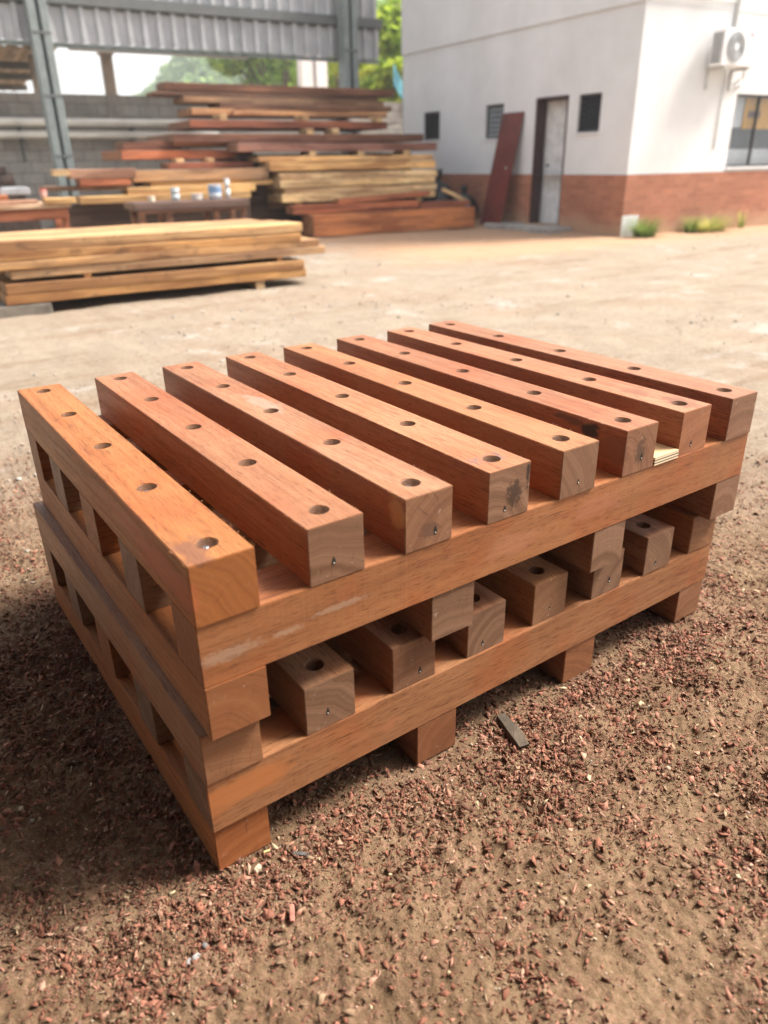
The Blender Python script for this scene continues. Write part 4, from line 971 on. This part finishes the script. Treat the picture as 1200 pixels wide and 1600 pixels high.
# rubbish by the wall
def bag(label, s, t, r, h, seed, col=(.012, .012, .013)):
    rr = random.Random(seed); bm = bmesh.new(); bmesh.ops.create_icosphere(bm, subdivisions=4, radius=1.0)
    for v in bm.verts:
        p = v.co.copy(); n1 = math.sin(p.x*7+seed)*math.cos(p.y*6+seed*2)*.07+math.sin(p.z*11+p.x*5)*.05
        k = 1+n1; z = (p.z*.5+.5)*h
        tp = 1-.45*max(0, p.z)**1.5
        v.co = Vector((p.x*r*k*tp, p.y*r*k*tp, z*(1+n1*.5)))
    cyl(bm, (0, 0, h*.93), (rr.uniform(-.05, .05), rr.uniform(-.05, .05), h*1.22), r*.12, r*.28, 9)
    o = mesh_obj('rubbish_bag', bm, simple('black_plastic_%d' % seed, col, .25, 0, .05, 8, .4, 30), None, W(s, t, .04), AB, smooth=True); return tag(o, label, 'bag', 'black rubbish bags by the wall')
bag('nearer black rubbish bag beside the leaning red door', 8.72, 11.25, .26, .52, 3)
bag('taller black rubbish bag furthest along the wall from the leaning door', 8.70, 12.1, .33, .74, 5)
can('plastic_bucket', 'blue-grey bucket at the foot of the leaning red door', 'bucket', 8.42, 10.88, .03, .13, .34, (.10, .17, .22))
bm = bmesh.new(); box(bm, 0, .35, 0, .35, 0, .55); o = mesh_obj('cardboard_box', bm, simple('cardboard', (.40, .27, .15), .85), None, W(8.55, 12.75, .05), AB+.15); tag(o, 'brown cardboard box at the far end of the rubbish by the wall', 'box'); bevel(o, .006, 1)
can('plastic_bucket', 'red and white tub perched on the cardboard box near the far window', 'tub', 8.72, 12.93, .602, .15, .16, (.82, .80, .78), None, (.72, .09, .06))

# ------------------------------------------------------------------ weeds
def weed(label, s, t, R, h, n, cols, seed):
    r = np.random.default_rng(seed); bm = bmesh.new(); lay = bm.loops.layers.float_color.new('col')
    for i in range(n):
        a = r.uniform(0, 6.28); d = R*math.sqrt(r.random())*.6; x, y = d*math.cos(a), d*math.sin(a)*.6
        L = h*r.uniform(.25, 1.0)**1.2; out = r.uniform(.2, 1.3)*R; wd = r.uniform(.003, .008); c = cols[r.integers(len(cols))]; g = r.uniform(.7, 1.2)
        pr = None; a2 = a+r.normal(0, .6); side = Vector((-math.sin(a2), math.cos(a2), 0))*wd
        for k in range(4):
            u = k/3; p = Vector((x+math.cos(a2)*out*u*u, y+math.sin(a2)*out*u*u, L*(u-.25*u*u)-.02))
            cur = [bm.verts.new(p-side*(1-u*.85)), bm.verts.new(p+side*(1-u*.85))]
            if pr:
                f = bm.faces.new([pr[0], pr[1], cur[1], cur[0]])
                for l in f.loops: l[lay] = (c[0]*g, c[1]*g, c[2]*g, 1)
            pr = cur
    zz = float(ground_h(np.array([W(s, t).x]), np.array([W(s, t).y]))[0])
    me = bpy.data.meshes.new('weed'); bm.to_mesh(me); bm.free(); me.materials.append(M_leaf)
    o = bpy.data.objects.new('weed', me); COL.objects.link(o); o.location = W(s, t, zz); o.rotation_euler = (0, 0, AB)
    return tag(o, label, 'weed', 'weeds along the foot of the wall')
def leaf_mat(name):
    B = NB(name); a = B.n('ShaderNodeAttribute', attribute_name='col').outputs['Color']
    B.set(B.b.inputs['Base Color'], a); B.set(B.b.inputs['Roughness'], .6)
    tl = B.n('ShaderNodeBsdfTranslucent', {'Color': B.mix(1.0, a, (1.9, 2.0, 1.2), 'MULTIPLY')}); ms = B.n('ShaderNodeMixShader', {0: .5})
    B.t.links.new(B.b.outputs[0], ms.inputs[1]); B.t.links.new(tl.outputs[0], ms.inputs[2]); B.t.links.new(ms.outputs[0], B.t.nodes['Material Output'].inputs[0])
    return B.m
M_leaf = leaf_mat('leaf_green')
GR = [(.11, .16, .05), (.14, .19, .06), (.20, .22, .09), (.09, .12, .04)]; DRY = [(.34, .30, .12), (.42, .34, .17), (.24, .24, .10)]
weed('bright green bushy weed at the corner of the brick plinth', 9.28, 7.42, .30, .46, 520, GR, 1)
weed('dark green weed clump left of the dry grass at the plinth', 10.42, 7.50, .17, .42, 200, GR, 2)
weed('wide tuft of dry yellowish grass along the plinth', 10.85, 7.48, .42, .42, 560, DRY+GR[2:3], 3)
weed('lone small weed at the plinth beneath the large window', 11.75, 7.55, .10, .44, 80, DRY+GR[:2], 4)

# ------------------------------------------------------------------ trees and far country
def leaves(name, n, fn, size, pal, seed):
    r = np.random.default_rng(seed); c = fn(r, n); n = len(c)
    a = r.normal(size=(n, 3)); a /= np.linalg.norm(a, axis=1)[:, None]; b = r.normal(size=(n, 3)); b -= (b*a).sum(1)[:, None]*a; b /= np.linalg.norm(b, axis=1)[:, None]
    s = size*r.uniform(.5, 1.3, (n, 1)); q = np.stack([c-a*s, c-b*s*.55, c+a*s, c+b*s*.55], 1).reshape(-1, 3)
    F = np.arange(n*4).reshape(-1, 4); pal = np.array(pal); cc = pal[r.integers(0, len(pal), n)]*r.uniform(.75, 1.25, (n, 1))
    me = fast_mesh(name, q, F, np.repeat(cc, 4, 0)); me.materials.append(M_leaf); return me
M_bark = simple('bark', (.16, .12, .085), .9, 0, .3, 6, .6, 30)
def tree(label, x, y, h, R, pal, seed, nleaf=8000, ls=.19, fork=.35):
    rr = random.Random(seed); root = thing('tree', label, 'tree', (x, y, 0), rr.uniform(0, 6), 'trees beyond the lumber yard')
    bm = bmesh.new(); cyl(bm, (0, 0, -.3), (.1, .05, h*fork), h*.030, h*.020, 10); lobes = []
    for k in range(9):
        a = rr.uniform(0, 6.28); d = R*rr.uniform(.2, .75); zz = h*rr.uniform(fork+.12, .86)
        p = Vector((math.cos(a)*d, math.sin(a)*d, zz)); cyl(bm, (.1, .05, h*fork*.95), p, h*.014, h*.004, 7); lobes.append((p, R*rr.uniform(.32, .55)))
    lobes.append((Vector((0, 0, h*.9)), R*.4))
    mesh_obj('trunk', bm, M_bark, root)
    def fn(r, n):
        k = r.integers(0, len(lobes), n); c = np.array([lobes[i][0][:] for i in k]); rad = np.array([lobes[i][1] for i in k])[:, None]
        d = r.normal(size=(n, 3)); d /= np.linalg.norm(d, axis=1)[:, None]; q = r.random((n, 1))**.45
        p = c+d*rad*q*np.array([1, 1, .72]); lump = np.sin(p[:, 0]*4.1+seed)+np.sin(p[:, 1]*3.7)+np.sin(p[:, 2]*4.9); return p[lump > -1.1]
    me = leaves('crown', nleaf, fn, ls, pal, seed)
    o = bpy.data.objects.new('crown', me); COL.objects.link(o); o.parent = root; return root
G1 = [(.15, .24, .06), (.20, .30, .08), (.26, .36, .10), (.11, .17, .05)]
G2 = [(.26, .34, .05), (.34, .40, .07), (.20, .28, .05)]
G3 = [(.19, .28, .14), (.24, .33, .17), (.15, .22, .12)]
for k, (s, t, h, R, pal, lb) in enumerate([
    (17.6, 40, 9.0, 3.6, G1, 'mid green tree above the left half of the top board'),
    (21.4, 44, 9.6, 3.8, G1, 'dense green tree seen left of the white gate posts'),
    (18.4, 34, 7.6, 2.8, G2, 'yellow-green tree directly behind the white gate posts'),
    (22.6, 38, 9.0, 3.2, G3, 'grey-green tree right of the second steel column'),
    (17.2, 27.5, 6.7, 1.9, G2, 'tall yellow-green tree rising in the gap between cladding and white building'),
    (29.5, 46, 11.5, 3.8, G1, 'big dark tree farthest right, mostly hidden by the white building')]):
    p = W(s, t); tree(lb, p.x, p.y, h, R, pal, 20+k)
# hill
def hill_h(s, t): return 26*sstep(s, 24, 62)*(1-sstep(s, 190, 235))*np.exp(-((t-175)/34)**2)*(.9+.2*np.sin(s*.11))
hs = np.linspace(-10, 230, 90); ht = np.linspace(80, 260, 60); HS, HT_ = np.meshgrid(hs, ht); HZ = hill_h(HS, HT_)-.6+fbm(HS, HT_, .12, 4, 5)*.8
hx = E1.x*HS+E2.x*HT_; hy = E1.y*HS+E2.y*HT_
ii = np.arange(HS.size).reshape(HS.shape); Fh = np.stack([ii[:-1, :-1].ravel(), ii[:-1, 1:].ravel(), ii[1:, 1:].ravel(), ii[1:, :-1].ravel()], 1)
hme = fast_mesh('hill', np.stack([hx.ravel(), hy.ravel(), HZ.ravel()], 1), Fh, smooth=True); hme.materials.append(simple('hill_grass', (.13, .17, .08), .9, 0, .2, .1))
o = bpy.data.objects.new('hill', hme); COL.objects.link(o); kind(o, 'structure')
def fnh(r, n):
    s = r.uniform(0, 210, n); t = r.uniform(95, 200, n); z = hill_h(s, t); k = z > 1.0; s, t, z = s[k], t[k], z[k]
    z = z+r.uniform(0, 3.4, len(s))*fbm(s, t, .14, 2, 9)*1.6
    return np.stack([E1.x*s+E2.x*t, E1.y*s+E2.y*t, z], 1)
wm = leaves('woodland', 70000, fnh, .9, G3, 77); o = bpy.data.objects.new('woodland', wm); COL.objects.link(o); kind(o, 'stuff'); o['label'] = 'hazy wooded slope rising behind the yard'
# white gate posts beyond the wall
gp = thing('white_gateway', 'pair of white square posts beyond the wall, seen over the top boards', 'gateway', W(11.6, 24), AB)
for x0, x1 in ((-.05, .32), (.48, .85)):
    bm = bmesh.new(); box(bm, x0, x1, 0, .35, 0, 4.6); mesh_obj('post', bm, M_white, gp)
bm = bmesh.new(); box(bm, -.2, 1.0, -.03, .40, 4.6, 4.85); mesh_obj('lintel', bm, M_white, gp)
bm = bmesh.new(); n = 8
pts = [[bm.verts.new((i/n*.5, .02*math.sin(i*1.7+j), -i/n*.75-j*.22*(1-.3*i/n))) for j in range(3)] for i in range(n+1)]
for i in range(n):
    for j in range(2): bm.faces.new([pts[i][j], pts[i+1][j], pts[i+1][j+1], pts[i][j+1]])
o = mesh_obj('blue_tarp', bm, simple('light_blue_plastic', (.20, .55, .68), .5), None, W(10.15, 16.10, 3.15), AB); tag(o, 'light blue strip of plastic sheet hanging by the far corner of the white building', 'plastic sheet')

# ------------------------------------------------------------------ canopy of the workshop the photographer stands under
cn = thing('workshop_canopy', 'steel-framed corrugated canopy roof over the workshop edge, behind and above the pallets', 'canopy', (0, 0, 0))
bm = bmesh.new(); n = 90; X0, X1 = -9.0, 1.35; prev = None
for sg in (0, 1):
    prev = None
    for i in range(n+1):
        x = X0+(X1-X0)*i/n; z = 3.75+.04*(i % 2)+(x-X1)*-.04+sg*.01
        cur = [bm.verts.new((x, -9, z)), bm.verts.new((x, 2.3, z))]
        if prev: bm.faces.new([prev[0], cur[0], cur[1], prev[1]])
        prev = cur
mesh_obj('roof_sheet', bm, M_fib, cn)
for y in (-8.6, -5, -1.6, 2.1):
    bm = bmesh.new(); box(bm, X0, X1, y, y+.12, 3.45, 3.73); mesh_obj('rafter', bm, M_drk, cn)
for x, y in ((-8.6, 2.1), (-8.6, -8.6), (1.1, -8.6), (-3.2, 2.1)):
    bm = bmesh.new(); box(bm, x, x+.14, y, y+.12, -.05, 3.45); mesh_obj('post', bm, M_stl, cn)
ww = thing('light_block_wall', 'added dark walls behind and left of the camera, keeping fill light off the pallets', 'wall', (0, 0, 0))  # unseen walls, added to block fill light and darken the beam gaps
M_wk = simple('dark_light_blocker', (.16, .145, .13), .9, 0, .25, 2.0)
bm = bmesh.new(); box(bm, -6.2, 1.3, -5.2, -5.05, -.1, 3.3); mesh_obj('back_wall', bm, M_wk, ww)
bm = bmesh.new(); box(bm, -6.2, -6.05, -5.05, 2.0, -.1, 3.3); mesh_obj('side_wall', bm, M_wk, ww)

# ------------------------------------------------------------------ thin haze over the far country
bm = bmesh.new(); box(bm, -470, 470, -470, 470, -1.6, 44)
hm = bpy.data.materials.new('haze_air'); hm.use_nodes = True; hn = hm.node_tree
for nd in list(hn.nodes):
    if nd.type != 'OUTPUT_MATERIAL': hn.nodes.remove(nd)
pv = hn.nodes.new('ShaderNodeVolumePrincipled'); pv.inputs['Color'].default_value = (.90, .94, .97, 1); pv.inputs['Density'].default_value = .0017
hn.links.new(pv.outputs[0], [nd for nd in hn.nodes if nd.type == 'OUTPUT_MATERIAL'][0].inputs['Volume'])
hz = mesh_obj('haze', bm, hm); kind(hz, 'stuff'); hz['label'] = 'thin pale haze over the far wooded slope'
